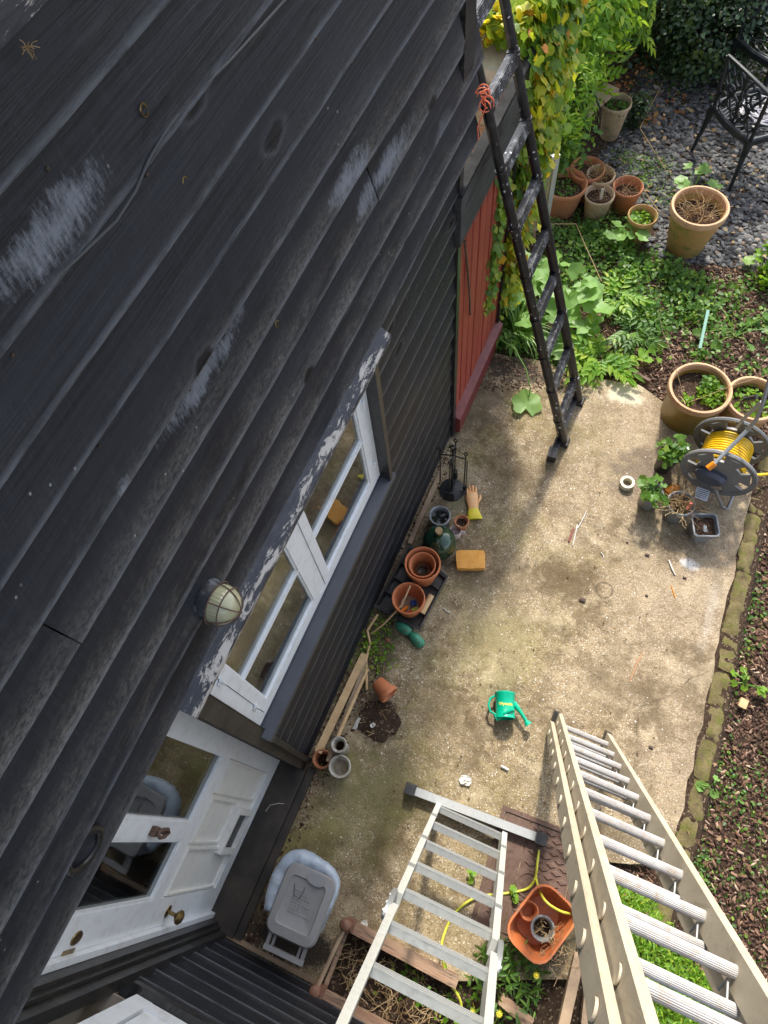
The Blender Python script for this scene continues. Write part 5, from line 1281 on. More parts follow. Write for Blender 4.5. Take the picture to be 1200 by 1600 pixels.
for k in range(26):
    a = spot(random.uniform(850, 885), random.uniform(1450, 1495), .15); p_ = [a]
    for q in range(4): p_.append(p_[-1] + Vector((random.uniform(-.03, .05), random.uniform(-.05, .03), random.uniform(-.03, .02))))
    b.tube(p_, .0015, 4, cap=False)
o = b.build('dried_tendrils', L_dry, None, recalc=False); o['kind'] = 'stuff'; tag(o, 'dried brown tendrils spilling from the orange planter', 'dead stems')

# yellow green hose loops
def path(pts, n=6):
    P = [spot(*p_) for p_ in pts]; out = []
    for i in range(len(P) - 1):
        p0 = P[max(i - 1, 0)]; p1 = P[i]; p2 = P[i + 1]; p3 = P[min(i + 2, len(P) - 1)]
        for k in range(n):
            t_ = k / n; out.append(.5 * ((2 * p1) + (-p0 + p2) * t_ + (2 * p0 - 5 * p1 + 4 * p2 - p3) * t_ ** 2 + (-p0 + 3 * p1 - 3 * p2 + p3) * t_ ** 3))
    out.append(P[-1]); return out
o = MB().tube(path([(842, 1328, .02), (839, 1355, .035), (838, 1375, .03), (850, 1405, .19), (872, 1422, .19), (892, 1428, .15), (915, 1432, .08)]), .0065, 8).build('garden_hose', M_hoseg, None, smooth=True); tag(o, 'yellow green hose draped over the rim of the orange planter', 'hose')
o = MB().tube(path([(838, 1368, .035), (825, 1388, .02), (790, 1396, .012), (745, 1402, .012), (712, 1425, .012), (694, 1460, .012), (690, 1490, .14), (700, 1530, .12), (718, 1560, .10), (722, 1585, .08)]), .0065, 8).build('garden_hose', M_hoseg, None, smooth=True); tag(o, 'yellow green hose looping under the silver ladder into the planter bed', 'hose')

# ================================================================== timber bed planter
bed = thing('timber_planter', 'old reddish timber bed frame used as a soil planter behind the silver ladder', 'raised bed', (0, 0, 0))
c1, c2 = spot(541, 1444, .16), spot(493, 1548, .16); 
fr_ = spot(790, 1575, .14)
e1 = spot(548, 1448, .14)
c3 = Vector((fr_.x, e1.y + (fr_.y - e1.y), .14))
MB().bar(Vector((c1.x + .03, c1.y, .13)), Vector((.30, c1.y - .01, .13)), .055, .05).build('top_rail', M_bedwood, bed)
up_box(MB(), c1.x + .03, .29, c1.y - .02, c1.y + .01, -.01, .105).build('side_board', M_bedwood, bed)
MB().bar(Vector((c2.x + .03, c2.y, .13)), Vector((.30, c2.y - .01, .13)), .04, .04).build('top_rail', M_bedwood, bed)
up_box(MB(), c2.x + .03, .29, c2.y - .015, c2.y + .01, -.01, .11).build('side_board', M_bedwood, bed)
MB().tube([c1, c2], .011, 10).build('end_rail', M_oakgrey, bed, smooth=True)
up_box(MB(), c1.x + .0, c1.x + .02, c2.y, c1.y, -.01, .10).build('end_board', M_bedwood, bed)
for cc in (c1, c2): 
    b = MB(); b.lathe([(0, -.15), (.022, -.15), (.022, -.01), (.018, .0), (.028, .012), (.032, .028), (.026, .045), (.012, .053), (0, .054)], 16, Matrix.Translation(cc)); b.box(tuple(cc + Vector((.02, .005, -.03))), (.05, .05, .07)); b.build('corner_post', simple('brown_painted_post', (.16, .07, .04), .6, c2=(.26, .13, .08), sc=20), bed, smooth=True)
cs = MB(); nx, ny = 40, 20; X0, X1, Y0, Y1 = c1.x + .02, .28, c2.y + .01, c1.y - .02
rows = [[(X0 + (X1 - X0) * i / nx, Y0 + (Y1 - Y0) * j / ny, .055 + .02 * mnoise.noise(Vector((i * .45, j * .6, 3))) + .008 * mnoise.noise(Vector((i * 1.7, j * 1.9, 3)))) for i in range(nx + 1)] for j in range(ny + 1)]
cs.strips(rows); cs.build('bed_soil', M_soil, bed, smooth=True)
b = MB()
for k in range(150):
    x_ = random.uniform(X0 + .03, X0 + .55); y_ = random.uniform(Y0 + .02, Y1 - .04); p_ = [Vector((x_, y_, .07))]; a = random.uniform(0, 6.28)
    for q in range(4): a += random.uniform(-.7, .7); p_.append(p_[-1] + Vector((.022 * math.cos(a), .022 * math.sin(a), random.uniform(-.006, .011))))
    b.tube(p_, .0017, 4, cap=False)
o = b.build('dried_roots', L_dry, bed, recalc=False); o['kind'] = 'stuff'
# the other fallen timber under the long ladder
for (a, b_, lb) in (((905, 1490, .10), (878, 1610, .10), 'weathered timber post end lying under the extension ladder'), ((925, 1500, .05), (915, 1600, .05), 'second shorter timber post beneath the beige ladder rail')):
    o = MB().bar(spot(*a), spot(*b_), .05, .045).build('timber_post', M_oakgrey, None); tag(o, lb, 'timber')
pf_ = spot(812, 1590, .12); o = MB().bar(spot(782, 1560, .09), spot(830, 1600, .09), .05, .045).build('timber_post', M_bedwood, None); tag(o, 'reddish timber block lying right of the silver ladder at the bottom', 'timber')

# ================================================================== fireside tool set
fs = thing('fireside_tools', 'black iron fireside tool stand with hanging poker, tongs and shovel by the wall', 'tool stand', Q(706, 766, 0), .15)
MB().lathe([(0, 0), (.085, 0), (.085, .012), (.02, .02), (.012, .03), (0, .03)], 24).build('base_plate', M_iron, fs, smooth=True)
MB().tube([(0, 0, .02), (0, 0, .54)], .007, 8).build('stem', M_iron, fs, smooth=True)
MB().tube([(0, 0, .54), (.02, 0, .575), (0, 0, .60), (-.02, 0, .575), (0, 0, .54)], .006, 8).build('top_loop', M_iron, fs, smooth=True)
MB().tube([(-.08, 0, .46), (0, 0, .48), (.08, 0, .46)], .005, 8).tube([(0, -.08, .46), (0, 0, .48), (0, .08, .46)], .005, 8).build('hook_arms', M_iron, fs, smooth=True)
for (x_, y_, nm) in ((-.08, 0, 'poker'), (.08, 0, 'tongs'), (0, -.08, 'shovel'), (0, .08, 'brush')):
    b = MB(); b.tube([(x_, y_, .50), (x_ + .012, y_, .525), (x_, y_, .545), (x_ - .012, y_, .525), (x_, y_, .50), (x_, y_, .12)], .0045, 7)
    if nm == 'shovel': b.add([(-.03, y_ - .012, .13), (.03, y_ - .012, .13), (.036, y_ - .02, .04), (-.036, y_ - .02, .04), (-.03, y_ - .004, .13), (.03, y_ - .004, .13), (.036, y_ - .012, .04), (-.036, y_ - .012, .04)], [(0, 1, 2, 3), (4, 5, 6, 7), (0, 1, 5, 4), (2, 3, 7, 6), (0, 3, 7, 4), (1, 2, 6, 5)])
    if nm == 'brush': b.lathe([(0, .13), (.018, .13), (.024, .05), (0, .045)], 14, Matrix.Translation((x_, y_, 0)))
    if nm == 'tongs': b.tube([(x_ + .012, y_, .44), (x_ + .014, y_, .1)], .004, 6); b.box((x_ + .006, y_, .07), (.028, .014, .06))
    if nm == 'poker': b.tube([(x_, y_, .12), (x_ - .004, y_, .06), (x_ - .025, y_, .05)], .004, 6)
    b.build(nm, M_iron, fs, smooth=True)

# ================================================================== hose reel
zc = .275
f0 = spot(1122, 739, zc); f1 = spot(1142, 690, zc); ax = (f1 - f0); ax.z = 0; wid = ax.length; ax.normalize()
hr = thing('hose_reel', 'grey garden hose reel cart wound with yellow hose at the patio edge', 'hose reel', (f0.x, f0.y, 0), math.atan2(ax.y, ax.x) - PI / 2)
RR = .225
def wheel(b, y, mat, nm, par):
    """flat disc with windows in the XZ plane"""
    n = 48
    def ringpts(r, yy): return [(r * math.cos(2 * PI * k / n), yy, zc + r * math.sin(2 * PI * k / n)) for k in range(n)]
    m_ = MB(); m_.strips([ringpts(RR, y - .012), ringpts(RR + .004, y), ringpts(RR, y + .012), ringpts(RR - .03, y + .006), ringpts(RR - .03, y - .006), ringpts(RR, y - .012)], closed=True)
    m_.strips([ringpts(.135, y - .008), ringpts(.135, y + .008), ringpts(.0305, y + .012), ringpts(.03, y - .016), ringpts(.135, y - .008)], closed=True)
    for k in range(6):
        a0 = 2 * PI * k / 6 + .3; vs = []
        for yy in (y - .007, y + .007):
            for (r, da) in ((.133, -.30), (.133, .30), (.197, .34), (.197, -.34)): vs.append((r * math.cos(a0 + da), yy, zc + r * math.sin(a0 + da)))
        m_.add(vs, [(3, 2, 1, 0), (4, 5, 6, 7), (0, 1, 5, 4), (1, 2, 6, 5), (2, 3, 7, 6), (3, 0, 4, 7)])
    return m_.build(nm, mat, par, smooth=True, auto=30)
wheel(None, 0.0, M_greyp, 'reel_flange', hr); wheel(None, wid, M_darkgreyp, 'reel_flange', hr)
b = MB(); 
for lay in range(2):
    r = .118 + lay * .018; y = .02 + lay * .009
    while y < wid - .02:
        b.tube([(r * math.cos(2 * PI * k / 28), y + .0, zc + r * math.sin(2 * PI * k / 28)) for k in range(29)], .0095, 6, cap=False); y += .0185
b.build('wound_hose', M_hose, hr, smooth=True, recalc=False)
b = MB(); b.lathe([(0, 0), (.03, 0), (.03, wid), (0, wid)], 20, Matrix.Translation((0, 0, zc)) @ Matrix.Rotation(-PI / 2, 4, 'X')); b.build('drum', M_darkgreyp, hr, smooth=True)
b = MB(); b.lathe([(0, 0), (.055, 0), (.06, -.03), (.045, -.055), (0, -.06)], 24, Matrix.Translation((-.03, -.012, zc - .015)) @ Matrix.Rotation(PI / 2, 4, 'X') @ Matrix.Scale(-1, 4, (0, 0, 1)) @ Matrix.Scale(1.7, 4, (1, 0, 0))); b.build('hub_housing', simple('blue_grey_plastic', (.07, .075, .10), .45), hr, smooth=True)
# silver tube handle and feet
hx = hr.matrix_world
ja = (-.05, -.045, zc + .10)
Minv = (Matrix.Translation(hr.location) @ Matrix.Rotation(hr.rotation_euler.z, 4, 'Z')).inverted()
L_ = lambda px, py, z: Minv @ spot(px, py, z)
b = MB().tube([L_(1113, 728, .47), L_(1140, 700, .52), L_(1168, 672, .60), L_(1182, 655, .70), L_(1192, 630, .82), L_(1203, 590, .95)], .012, 10); b.build('handle_tube', M_galv, hr, smooth=True)
b = MB().tube([L_(1150, 668, .45), L_(1168, 648, .56), L_(1190, 628, .70)], .011, 10); b.build('handle_tube', M_galv, hr, smooth=True)
b = MB().tube([L_(1163, 624, .66), L_(1183, 620, .72)], .014, 12); b.build('handle_grip', M_blackpl, hr, smooth=True)
b = MB().tube([L_(1106, 732, .45), L_(1117, 724, .48)], .019, 12); b.build('orange_joint', M_orange, hr, smooth=True)
b = MB().tube([L_(1118, 765, .22), L_(1128, 792, .03), L_(1137, 795, .02), L_(1146, 772, .06)], .010, 10); b.build('foot_tube', M_galv, hr, smooth=True)
b = MB().tube([L_(1076, 700, .28), L_(1072, 712, .2), L_(1064, 722, .03)], .010, 10); b.build('foot_tube', M_galv, hr, smooth=True)
b = MB().tube([L_(1060, 766, .06), L_(1052, 764, .05), L_(1042, 770, .04)], [.03, .034, .028], 14); b.build('orange_nozzle', M_orange, hr, smooth=True)
b = MB().tube([L_(1150, 732, .20), L_(1170, 742, .12), L_(1188, 742, .08), L_(1225, 738, .03)], .0095, 10); b.build('hose_tail', M_hose, hr, smooth=True)
b = MB().box((0, 0, 0), (.085, .07, .002)); o = b.build('plant_card', simple('grey_striped_card', (.45, .47, .50), .6), None, loc=Q(1097, 772, .16, .16)); o.rotation_euler = (.3, .2, .1); tag(o, 'small grey printed plant card propped by the square pot', 'label')
for k in range(5): q_ = MB().box((0, .025 - .012 * k, .002), (.07, .004, .001)).build('printed_line', M_blackpl, o)

# ================================================================== cast iron chairs
def chair(label, locs, group=None):
    """locs: back-left ground, back-right ground points"""
    a, c = locs; mid = (a + c) / 2; dx = (c - a); w = .42; rz = math.atan2(dx.y, dx.x)
    t = thing('iron_chair', label, 'chair', (mid.x, mid.y, GZ), rz, group)
    b = MB()
    def sr(s_, z): return [(x_ * s_, .20 + y_ * s_, z) for (x_, y_) in [(.21 * math.cos(q) * (1 if abs(math.cos(q)) < .8 else .96), .21 * math.sin(q)) for q in np.linspace(0, 2 * PI, 33)[:-1]]]
    rim = [(x_, y_, .43) for (x_, y_) in [(-.24, .0), (-.12, -.03), (0, -.04), (.12, -.03), (.24, .0), (.26, .2), (.24, .38), (.1, .43), (-.1, .43), (-.24, .38), (-.26, .2), (-.24, 0)]]
    bb = MB().tube(rim, .022, 8); bb.tube([(x_, y_, .40) for (x_, y_, _) in rim], .014, 8); bb.build('seat_rim', M_iron, t, smooth=True)
    b = MB()
    for k in range(11):
        x0 = -.225 + .0455 * k; pts = [(x0 + .02 * math.sin(q * 9 + k), -.01 + .42 * q, .425) for q in np.linspace(0, 1, 14)]; b.tube(pts, .008, 5)
    for k in range(5): b.tube([(-.2 + .4 * q, .05 + .085 * k + .02 * math.sin(q * 12 + k * 2), .426) for q in np.linspace(0, 1, 14)], .005, 5)
    b.build('seat_lattice', M_iron, t, smooth=True)
    for (x_, y_, ex, ey) in ((-.225, .0, -.045, -.04), (.225, .0, .045, -.04), (-.21, .38, -.05, .05), (.21, .38, .05, .05)):
        MB().tube([(x_, y_, .43), (x_ + ex * .35, y_ + ey * .35, .36), (x_ + ex * .6, y_ + ey * .6, .2), (x_ + ex, y_ + ey, .0)], [.036, .027, .016, .014], 9).build('leg', M_iron, t, smooth=True)
    for s_ in (-1, 1): MB().tube([(s_ * .235, -.005, .43), (s_ * .245, -.02, .62), (s_ * .255, -.03, .82)], .015, 9).build('back_post', M_iron, t, smooth=True)
    MB().tube([(-.255, -.03, .82), (-.13, -.045, .835), (0, -.05, .84), (.13, -.045, .835), (.255, -.03, .82)], .0145, 8).build('top_rail', M_iron, t, smooth=True)
    b = MB(); yb = lambda z: -.005 - .035 * (z - .43) / .42
    def curl(cx_, cz_, r, a0, a1, rr=.0095): b.tube([(cx_ * 1.15 + r * math.cos(q), yb(cz_ + r * math.sin(q)), cz_ + r * math.sin(q)) for q in np.linspace(a0, a1, 14)], rr, 6)
    for s_ in (-1, 1):
        curl(s_ * .06, .56, .058, 0, 2 * PI); curl(s_ * .135, .70, .055, 0, 5.4); curl(s_ * .05, .75, .052, .4, 5.8); curl(s_ * .145, .53, .05, 1, 6.6); curl(s_ * .10, .63, .04, 0, 4.5)
        b.tube([(s_ * .195, yb(.45), .45), (s_ * .10, yb(.6), .6), (s_ * .03, yb(.72), .72), (s_ * .09, yb(.83), .83)], .0095, 6)
        b.tube([(s_ * .02, yb(.45), .44), (s_ * .09, yb(.55), .55), (s_ * .16, yb(.68), .68), (s_ * .23, yb(.79), .79)], .0095, 6)
    b.tube([(0, yb(.43), .43), (0, yb(.84), .84)], .010, 6)
    for (cx_, cz_) in ((0, .64), (-.11, .60), (.11, .60), (-.16, .76), (.16, .76), (0, .50)):
        vs = []
        for k in range(8): a_ = 2 * PI * k / 8; r = .036 if k % 2 == 0 else .02; vs.append((cx_ + r * math.cos(a_), yb(cz_) - .004, cz_ + r * math.sin(a_)))
        for k in range(8): a_ = 2 * PI * k / 8; r = .036 if k % 2 == 0 else .02; vs.append((cx_ + r * math.cos(a_), yb(cz_) + .006, cz_ + r * math.sin(a_)))
        b.add(vs, [tuple(range(8)), tuple(range(15, 7, -1))] + [(i, (i + 1) % 8, 8 + (i + 1) % 8, 8 + i) for i in range(8)])
    b.build('back_tracery', M_iron, t, smooth=True, auto=40)
    return t
cl, cr = spot(1090, 230), spot(1146, 290)
ch1 = chair('black cast iron garden chair seen from behind on the slate', (cl, cr), None)
ch2 = copy_tree(ch1); ch2.location = (.22, 6.85, GZ); ch2.rotation_euler = (0, 0, -2.2); ch2['label'] = 'second black iron chair cut off at the top right corner'
# cord coil on the seat
b = MB(); cc = ch1.matrix_basis @ Vector((0.03, .22, 0)); cc = Vector((ch1.location.x, ch1.location.y, 0)) + Matrix.Rotation(ch1.rotation_euler.z, 3, 'Z') @ Vector((.03, .23, 0))
for k in range(22):
    r = random.uniform(.05, .17); ox, oy = random.uniform(-.05, .05), random.uniform(-.05, .05); a0 = random.uniform(0, 6)
    b.tube([(cc.x + ox + r * math.cos(a0 + q), cc.y + oy + r * .8 * math.sin(a0 + q), .41 + .012 * math.sin(q * 2 + k) + k * .001) for q in np.linspace(0, random.uniform(2.5, 5.5), 14)], .005, 5)
o = b.build('cord_coil', simple('grey_white_cord', (.52, .50, .52), .6), None, smooth=True); tag(o, 'tangled pale grey cord heaped on the iron chair seat', 'cord')
# bench arm in the foliage
bn = thing('iron_bench', 'black iron bench arm poking out of the leafy creeper', 'bench', Q(905, 150, .5, GZ), -.35)
MB().tube([(-.35, .10, .62), (-.15, .07, .62), (.05, .03, .60), (.16, 0, .58), (.20, -.01, .54), (.17, -.01, .49), (.13, 0, .50), (.14, 0, .53)], .011, 8).build('armrest', M_iron, bn, smooth=True)
MB().tube([(-.38, .0, .50), (-.2, .0, .53), (0, 0, .54), (.12, 0, .56)], .010, 8).build('arm_brace', M_iron, bn, smooth=True)
for x_ in (.08, -.34): MB().tube([(x_, .0, .56), (x_ + .03, 0, .3), (x_ + .01, 0, .0)], .012, 8).build('leg', M_iron, bn, smooth=True)
for k in range(4): MB().box((-.14, .06 + k * .11, .40), (.5, .085, .02)).build('seat_slat', M_oakgrey, bn)

# framed glass panel standing in the plants
pc = spot(856, 348, 0); hd = Vector((math.cos(math.radians(40)), math.sin(math.radians(40)), 0)); hh = .66; hw = .52
gp = thing('framed_glass_panel', 'white framed glass panel standing among plants behind the black ladder', 'window panel', (pc.x, pc.y, GZ))
B, Cc = Vector((0, 0, hh)), Vector((0, 0, 0)); A, D = B - hd * hw, Cc - hd * hw; nn = hd.cross(Vector((0, 0, 1)))
MB().bar(A, B, .028, .035, (0, 0, 1)).build('frame_bar', M_oldwhite, gp); MB().bar(D, Cc, .028, .035, (0, 0, 1)).build('frame_bar', M_oldwhite, gp)
for q_ in (0, 1):
    e_ = -hd * (hw * q_) + hd * (.0175 if q_ else -.0175); MB().bar(e_ + Vector((0, 0, .018)), e_ + Vector((0, 0, hh - .018)), .028, .035, hd).build('frame_bar', M_oldwhite, gp)
MB().add([A + hd * .03 + Vector((0, 0, -.015)), B - hd * .03 + Vector((0, 0, -.015)), Cc - hd * .03 + Vector((0, 0, .015)), D + hd * .03 + Vector((0, 0, .015))], [(0, 1, 2, 3)]).build('glass', simple('dusty_green_glass', (.22, .25, .11), .2, c2=(.32, .34, .20), sc=6), gp)
o = MB().box((0, 0, 0), (.02, .28, .012)).build('green_label_stick', simple('mint_plastic', (.35, .60, .48), .5), None, loc=Q(1097, 520, .02, .06)); o.rotation_euler = (.45, 0, .15); tag(o, 'mint green plastic marker stick in the bark bed', 'marker')
o = MB().box((0, 0, 0), (.30, .02, .05)).build('rusty_edging_strip', M_rust, None, loc=Q(985, 582, 0, .0)); o.rotation_euler = (0, 0, -.25); tag(o, 'rusty metal edging strip at the far end of the patio', 'edging strip')
# ================================================================== loose ground cover
# bark mulch
GARD = [(870, 575), (905, 440), (1020, 400), (1160, 415), (1330, 470), (1330, 1000), (1330, 1750), (960, 1750), (930, 1345)]
CH = [(-.5, -.5, 0), (.5, -.40, 0), (.36, .5, 0), (-.5, .36, 0), (-.46, -.46, .2), (.47, -.36, .14), (.33, .46, .2), (-.46, .33, .15)]
CHF = [(4, 5, 6, 7), (0, 1, 5, 4), (1, 2, 6, 5), (2, 3, 7, 6), (3, 0, 4, 7)]
def chips(name, label, P, mat, smin, smax, aspect, z, jz, tilt=.35, cat='bark', thick=.7):
    n = len(P); pos = np.column_stack([P, z + rng.uniform(0, jz, n)]); nr = np.column_stack([rng.normal(0, tilt, (n, 2)), np.ones(n)])
    T = np.array(CH); V, F = None, None
    out = []; FF = []; off = 0
    for s_ in range(4):
        idx = np.arange(s_, n, 4); Ts = T * np.array([aspect * (.7 + .25 * s_), 1, thick]); v, f = scatter(Ts, CHF, pos[idx], rng.uniform(smin, smax, len(idx)) , nr[idx]); out.append(v); FF.append(f + off); off += len(v)
    o = fast_mesh(name, np.concatenate(out), np.concatenate(FF), mat); o['kind'] = 'stuff'; tag(o, label, cat); return o
P = region(GARD, 26000, SLAB)
chips('bark_mulch', 'brown bark chippings covering the bed right of the patio', P, M_mulch, .010, .046, .24, -.046, .016, .3)
SLT = [(965, 215), (1000, 110), (1060, 60), (1130, 10), (1200, -60), (1420, -60), (1420, 470), (1160, 415), (1020, 395), (1000, 330), (960, 300), (930, 240)]
P = region(SLT, 19000)
chips('slate_chippings', 'dark grey slate chippings around the iron chair', P, M_slate, .022, .062, .62, -.046, .018, .12, 'slate', .35)
P = region([(700, 560), (1040, 640), (1160, 760), (1050, 1300), (900, 1500), (400, 1480), (480, 1200), (640, 860)], 1500)
sel = inside(P, SLAB); P = P[sel]
chips('patio_grit', 'fine loose grit and crumbs strewn over the concrete', P, M_grit, .003, .009, .8, -.0005, .001, .2, 'grit')
P = np.concatenate([region([(700, 690), (720, 700), (640, 850), (610, 1000), (560, 1140), (480, 1215), (430, 1290), (350, 1450), (345, 1440), (480, 1190)], 900), region([(345, 1445), (380, 1445), (520, 1570), (500, 1580)], 260), region([(757, 548), (900, 590), (880, 615), (745, 610)], 500)])
P = np.concatenate([P, np.column_stack([rng.uniform(-.80, -.72, 160), rng.uniform(-.84, .10, 160)])])
chips('wall_foot_debris', 'dark crumbs, bark and dirt collected along the foot of the wall', P, M_mulch, .005, .02, .6, -.001, .004, .3, 'debris')

GZ = -.04
def ground_leaves(name, label, cat, px, n, h, size, mat, T=OV, F=OVF, clump=None, excl=None, z0=GZ):
    P = region(px, n, excl)
    if clump:
        cen = region(px, clump, excl); i = rng.integers(0, len(cen), n); P = cen[i] + rng.normal(0, .055, (n, 2))
        if excl is not None: P = P[~inside(P, excl)]
        n = len(P)
    zz = z0 + rng.uniform(0, 1, n) ** 1.2 * h * (.5 + .5 * np.sin(P[:, 0] * 7 + P[:, 1] * 5) ** 2)
    pos = np.column_stack([P, zz]); o = leafmesh(name, mat, pos, rand_up(n, .55), rng.uniform(.5, 1.3, n) * size, T, F, None)
    tag(o, label, cat); return o
ground_leaves('ground_cover', 'dense small leaved ground cover between the pots and the bark bed', 'ground cover', [(840, 360), (950, 340), (1010, 400), (1100, 420), (1130, 470), (1000, 520), (940, 470), (880, 440)], 3800, .10, .040, L_mid, clump=110)
ground_leaves('ground_cover', 'sparser green creeping weeds over the bark at the right edge', 'ground cover', [(1010, 430), (1220, 430), (1240, 600), (1150, 580), (1040, 560), (960, 520)], 1300, .07, .036, L_mid, clump=40)
ground_leaves('ground_cover', 'low weeds growing along the slate in front of the pots', 'ground cover', [(840, 320), (1000, 340), (1060, 300), (1040, 260), (900, 210), (960, 240), (1010, 330), (990, 390), (880, 390)], 1700, .12, .034, L_mid, T=LN, clump=70)
ground_leaves('ground_cover', 'feathery bright green herb growing beneath the extension ladder', 'herb', [(930, 1360), (1010, 1400), (1120, 1540), (1160, 1640), (960, 1640), (945, 1480)], 7500, .16, .030, L_bright, T=LN, excl=SLAB, z0=-.04)
ground_leaves('ground_cover', 'moss and small weeds beside the edging bricks', 'weeds', [(1165, 860), (1200, 870), (1150, 1130), (1110, 1330), (1085, 1400), (1075, 1330), (1120, 1150)], 700, .035, .024, L_mid, clump=45, excl=SLAB)
ground_leaves('ground_cover', 'scattered mossy seedlings in the bark at the lower right', 'weeds', [(1120, 1180), (1210, 1200), (1210, 1600), (1120, 1500), (1080, 1400)], 620, .03, .022, L_mid, clump=45, excl=SLAB)
ground_leaves('ground_cover', 'small weeds rooted at the wall foot beside the bent branch', 'weeds', [(568, 980), (600, 960), (605, 1010), (590, 1050), (570, 1030)], 260, .05, .022, L_bright, z0=0, clump=12)
ground_leaves('ground_cover', 'wet green weeds at the far patio corner below the red shed', 'weeds', [(757, 545), (800, 555), (930, 590), (920, 560), (850, 520), (790, 500)], 900, .12, .034, L_mid, T=LN)
ground_leaves('fallen_leaves', 'rusty fallen leaves on the slate under the dark hedge', 'leaves', [(960, 60), (1060, 90), (1070, 170), (1040, 200), (990, 190), (940, 120)], 230, .02, .05, L_rust)
P_ = ground_leaves('weeds_by_planter', 'leafy green weeds with yellow flowers beside the orange planter', 'weeds', [(755, 1470), (810, 1460), (850, 1520), (830, 1590), (760, 1600), (735, 1520)], 420, .16, .05, L_mid, T=LN, z0=0)
ground_leaves('weeds_in_bed', 'small green seedlings in the timber planter soil', 'weeds', [(600, 1490), (700, 1530), (760, 1580), (700, 1600), (640, 1560)], 110, .05, .028, L_bright, z0=.06, clump=14)
for i, (px, py) in enumerate(((838, 1524), (780, 1584), (738, 1582))):
    c0 = spot(px, py, .14); b = MB()
    for k in range(10): a = 2 * PI * k / 10; b.add([(0, 0, 0), (.012 * math.cos(a - .2), .012 * math.sin(a - .2), .002), (.018 * math.cos(a), .018 * math.sin(a), .003), (.012 * math.cos(a + .2), .012 * math.sin(a + .2), .002)], [(0, 1, 2, 3)])
    b.lathe([(0, 0), (.006, .002), (0, .006)], 8); b.tube([(0, 0, 0), (.01, .01, -.07), (.0, .02, -.13)], .0015, 4); o = b.build('yellow_flower', M_yellow, None, loc=tuple(c0)); o['group'] = 'yellow flowers at the planter'
    tag(o, ['yellow flower to the right of the orange planter weeds', 'yellow flower in front of the silver ladder foot rail', 'yellow flower nearest the bed timber'][i], 'flower', 'yellow flowers at the planter')

# ================================================================== plants and shrubs
def crown(name, label, cat, c, rad, n, size, mat, T=OV, F=OVF, trunk=True, clumps=26, wood=None, shape=1.0, droop=0.0, group=None, core=.55):
    t = thing(name, label, cat, (c[0], c[1], GZ), 0, group)
    cc = []
    while len(cc) < clumps:
        v = rng.normal(0, 1, 3); v /= np.linalg.norm(v); r = rng.uniform(core, 1.0); cc.append(v * r)
    cc = np.array(cc) * np.array(rad); i = rng.integers(0, clumps, n); sg = np.array(rad) * .20
    pos = cc[i] + rng.normal(0, 1, (n, 3)) * sg + np.array([0, 0, c[2] - GZ]); pos[:, 2] = np.maximum(pos[:, 2], .01)
    nr = (pos - np.array([0, 0, c[2] - GZ])) / np.array(rad) + rng.normal(0, .5, (n, 3)) + np.array([0, 0, .45])
    leafmesh('foliage', mat, pos, nr, rng.uniform(.55, 1.25, n) * size, T, F, t)
    b = MB()
    for k in range(min(clumps, 14)):
        e = cc[k] * .85 + np.array([0, 0, c[2] - GZ]); e[2] = max(e[2], .05); m_ = e * .5 + rng.normal(0, .04, 3); m_[2] = abs(m_[2]); b.tube([(0, 0, 0), tuple(m_), tuple(e)], [.012, .008, .003], 5)
    b.build('branches', wood or M_blackm, t, smooth=True, recalc=False)
    return t
# pinnate leaf: leaflets along a rachis, each an island
PN = []; PNF = []
def leaflet(x0, y0, dx, dy, L, W):
    o_ = len(PN); nx_, ny_ = -dy, dx
    for (u_, w_, z_) in ((0, 0, 0), (.28, .75, .03), (.62, .8, .02), (1, 0, -.06), (.62, -.8, .02), (.28, -.75, .03)):
        PN.append((x0 + dx * L * u_ + nx_ * W * w_, y0 + dy * L * u_ + ny_ * W * w_, z_))
    PNF.append((o_, o_ + 1, o_ + 2, o_ + 3)); PNF.append((o_, o_ + 3, o_ + 4, o_ + 5))
for k in range(4):
    for s_ in (-1, 1):
        a = 1.0 - .08 * k; leaflet(0, .16 + .20 * k, math.sin(a) * s_, math.cos(a), .33 - .02 * k, .085)
leaflet(0, .90, 0, 1, .32, .085)
o_ = len(PN); PN += [(-.008, 0, -.002), (.008, 0, -.002), (.006, .95, -.002), (-.006, .95, -.002)]; PNF.append((o_, o_ + 1, o_ + 2, o_ + 3))
for i in range(len(PN)): x_, y_, z_ = PN[i]; PN[i] = (x_, y_, z_ - .25 * y_ * y_)

crown('evergreen_shrub', 'big dark small leaved evergreen shrub behind the slate', 'shrub', (-.62, 7.35, .55), (.75, .75, .85), 11000, .05, L_dark, clumps=60)
crown('evergreen_shrub', 'low dark evergreen mound right of the rusty leaves', 'shrub', (-.12, 6.85, .32), (.55, .42, .42), 6000, .042, L_dark, clumps=40)
crown('evergreen_shrub', 'dark evergreen bush at the far top right corner', 'shrub', (.35, 8.6, .5), (.9, .6, .7), 6000, .055, L_dark, clumps=40)
crown('evergreen_shrub', 'dense dark shrub behind the bright pinnate leaves', 'shrub', (-1.65, 7.2, .8), (.8, .9, 1.2), 7500, .06, L_dark, clumps=50)
crown('wisteria_shrub', 'shrub of dull green pinnate leaves at the top middle', 'shrub', (-1.12, 6.2, 1.0), (.42, .5, .65), 520, .24, L_pinn, PN, PNF, clumps=26)
crown('wisteria_shrub', 'bright yellowish green pinnate sprays above the tan pot', 'shrub', (-1.0, 5.6, .90), (.24, .28, .48), 360, .20, L_bright, PN, PNF, clumps=18)
crown('leafy_shrub', 'mid green leafy shoots over the tall tan pot', 'shrub', (-1.02, 5.2, .35), (.30, .38, .40), 1500, .06, L_mid, clumps=24)
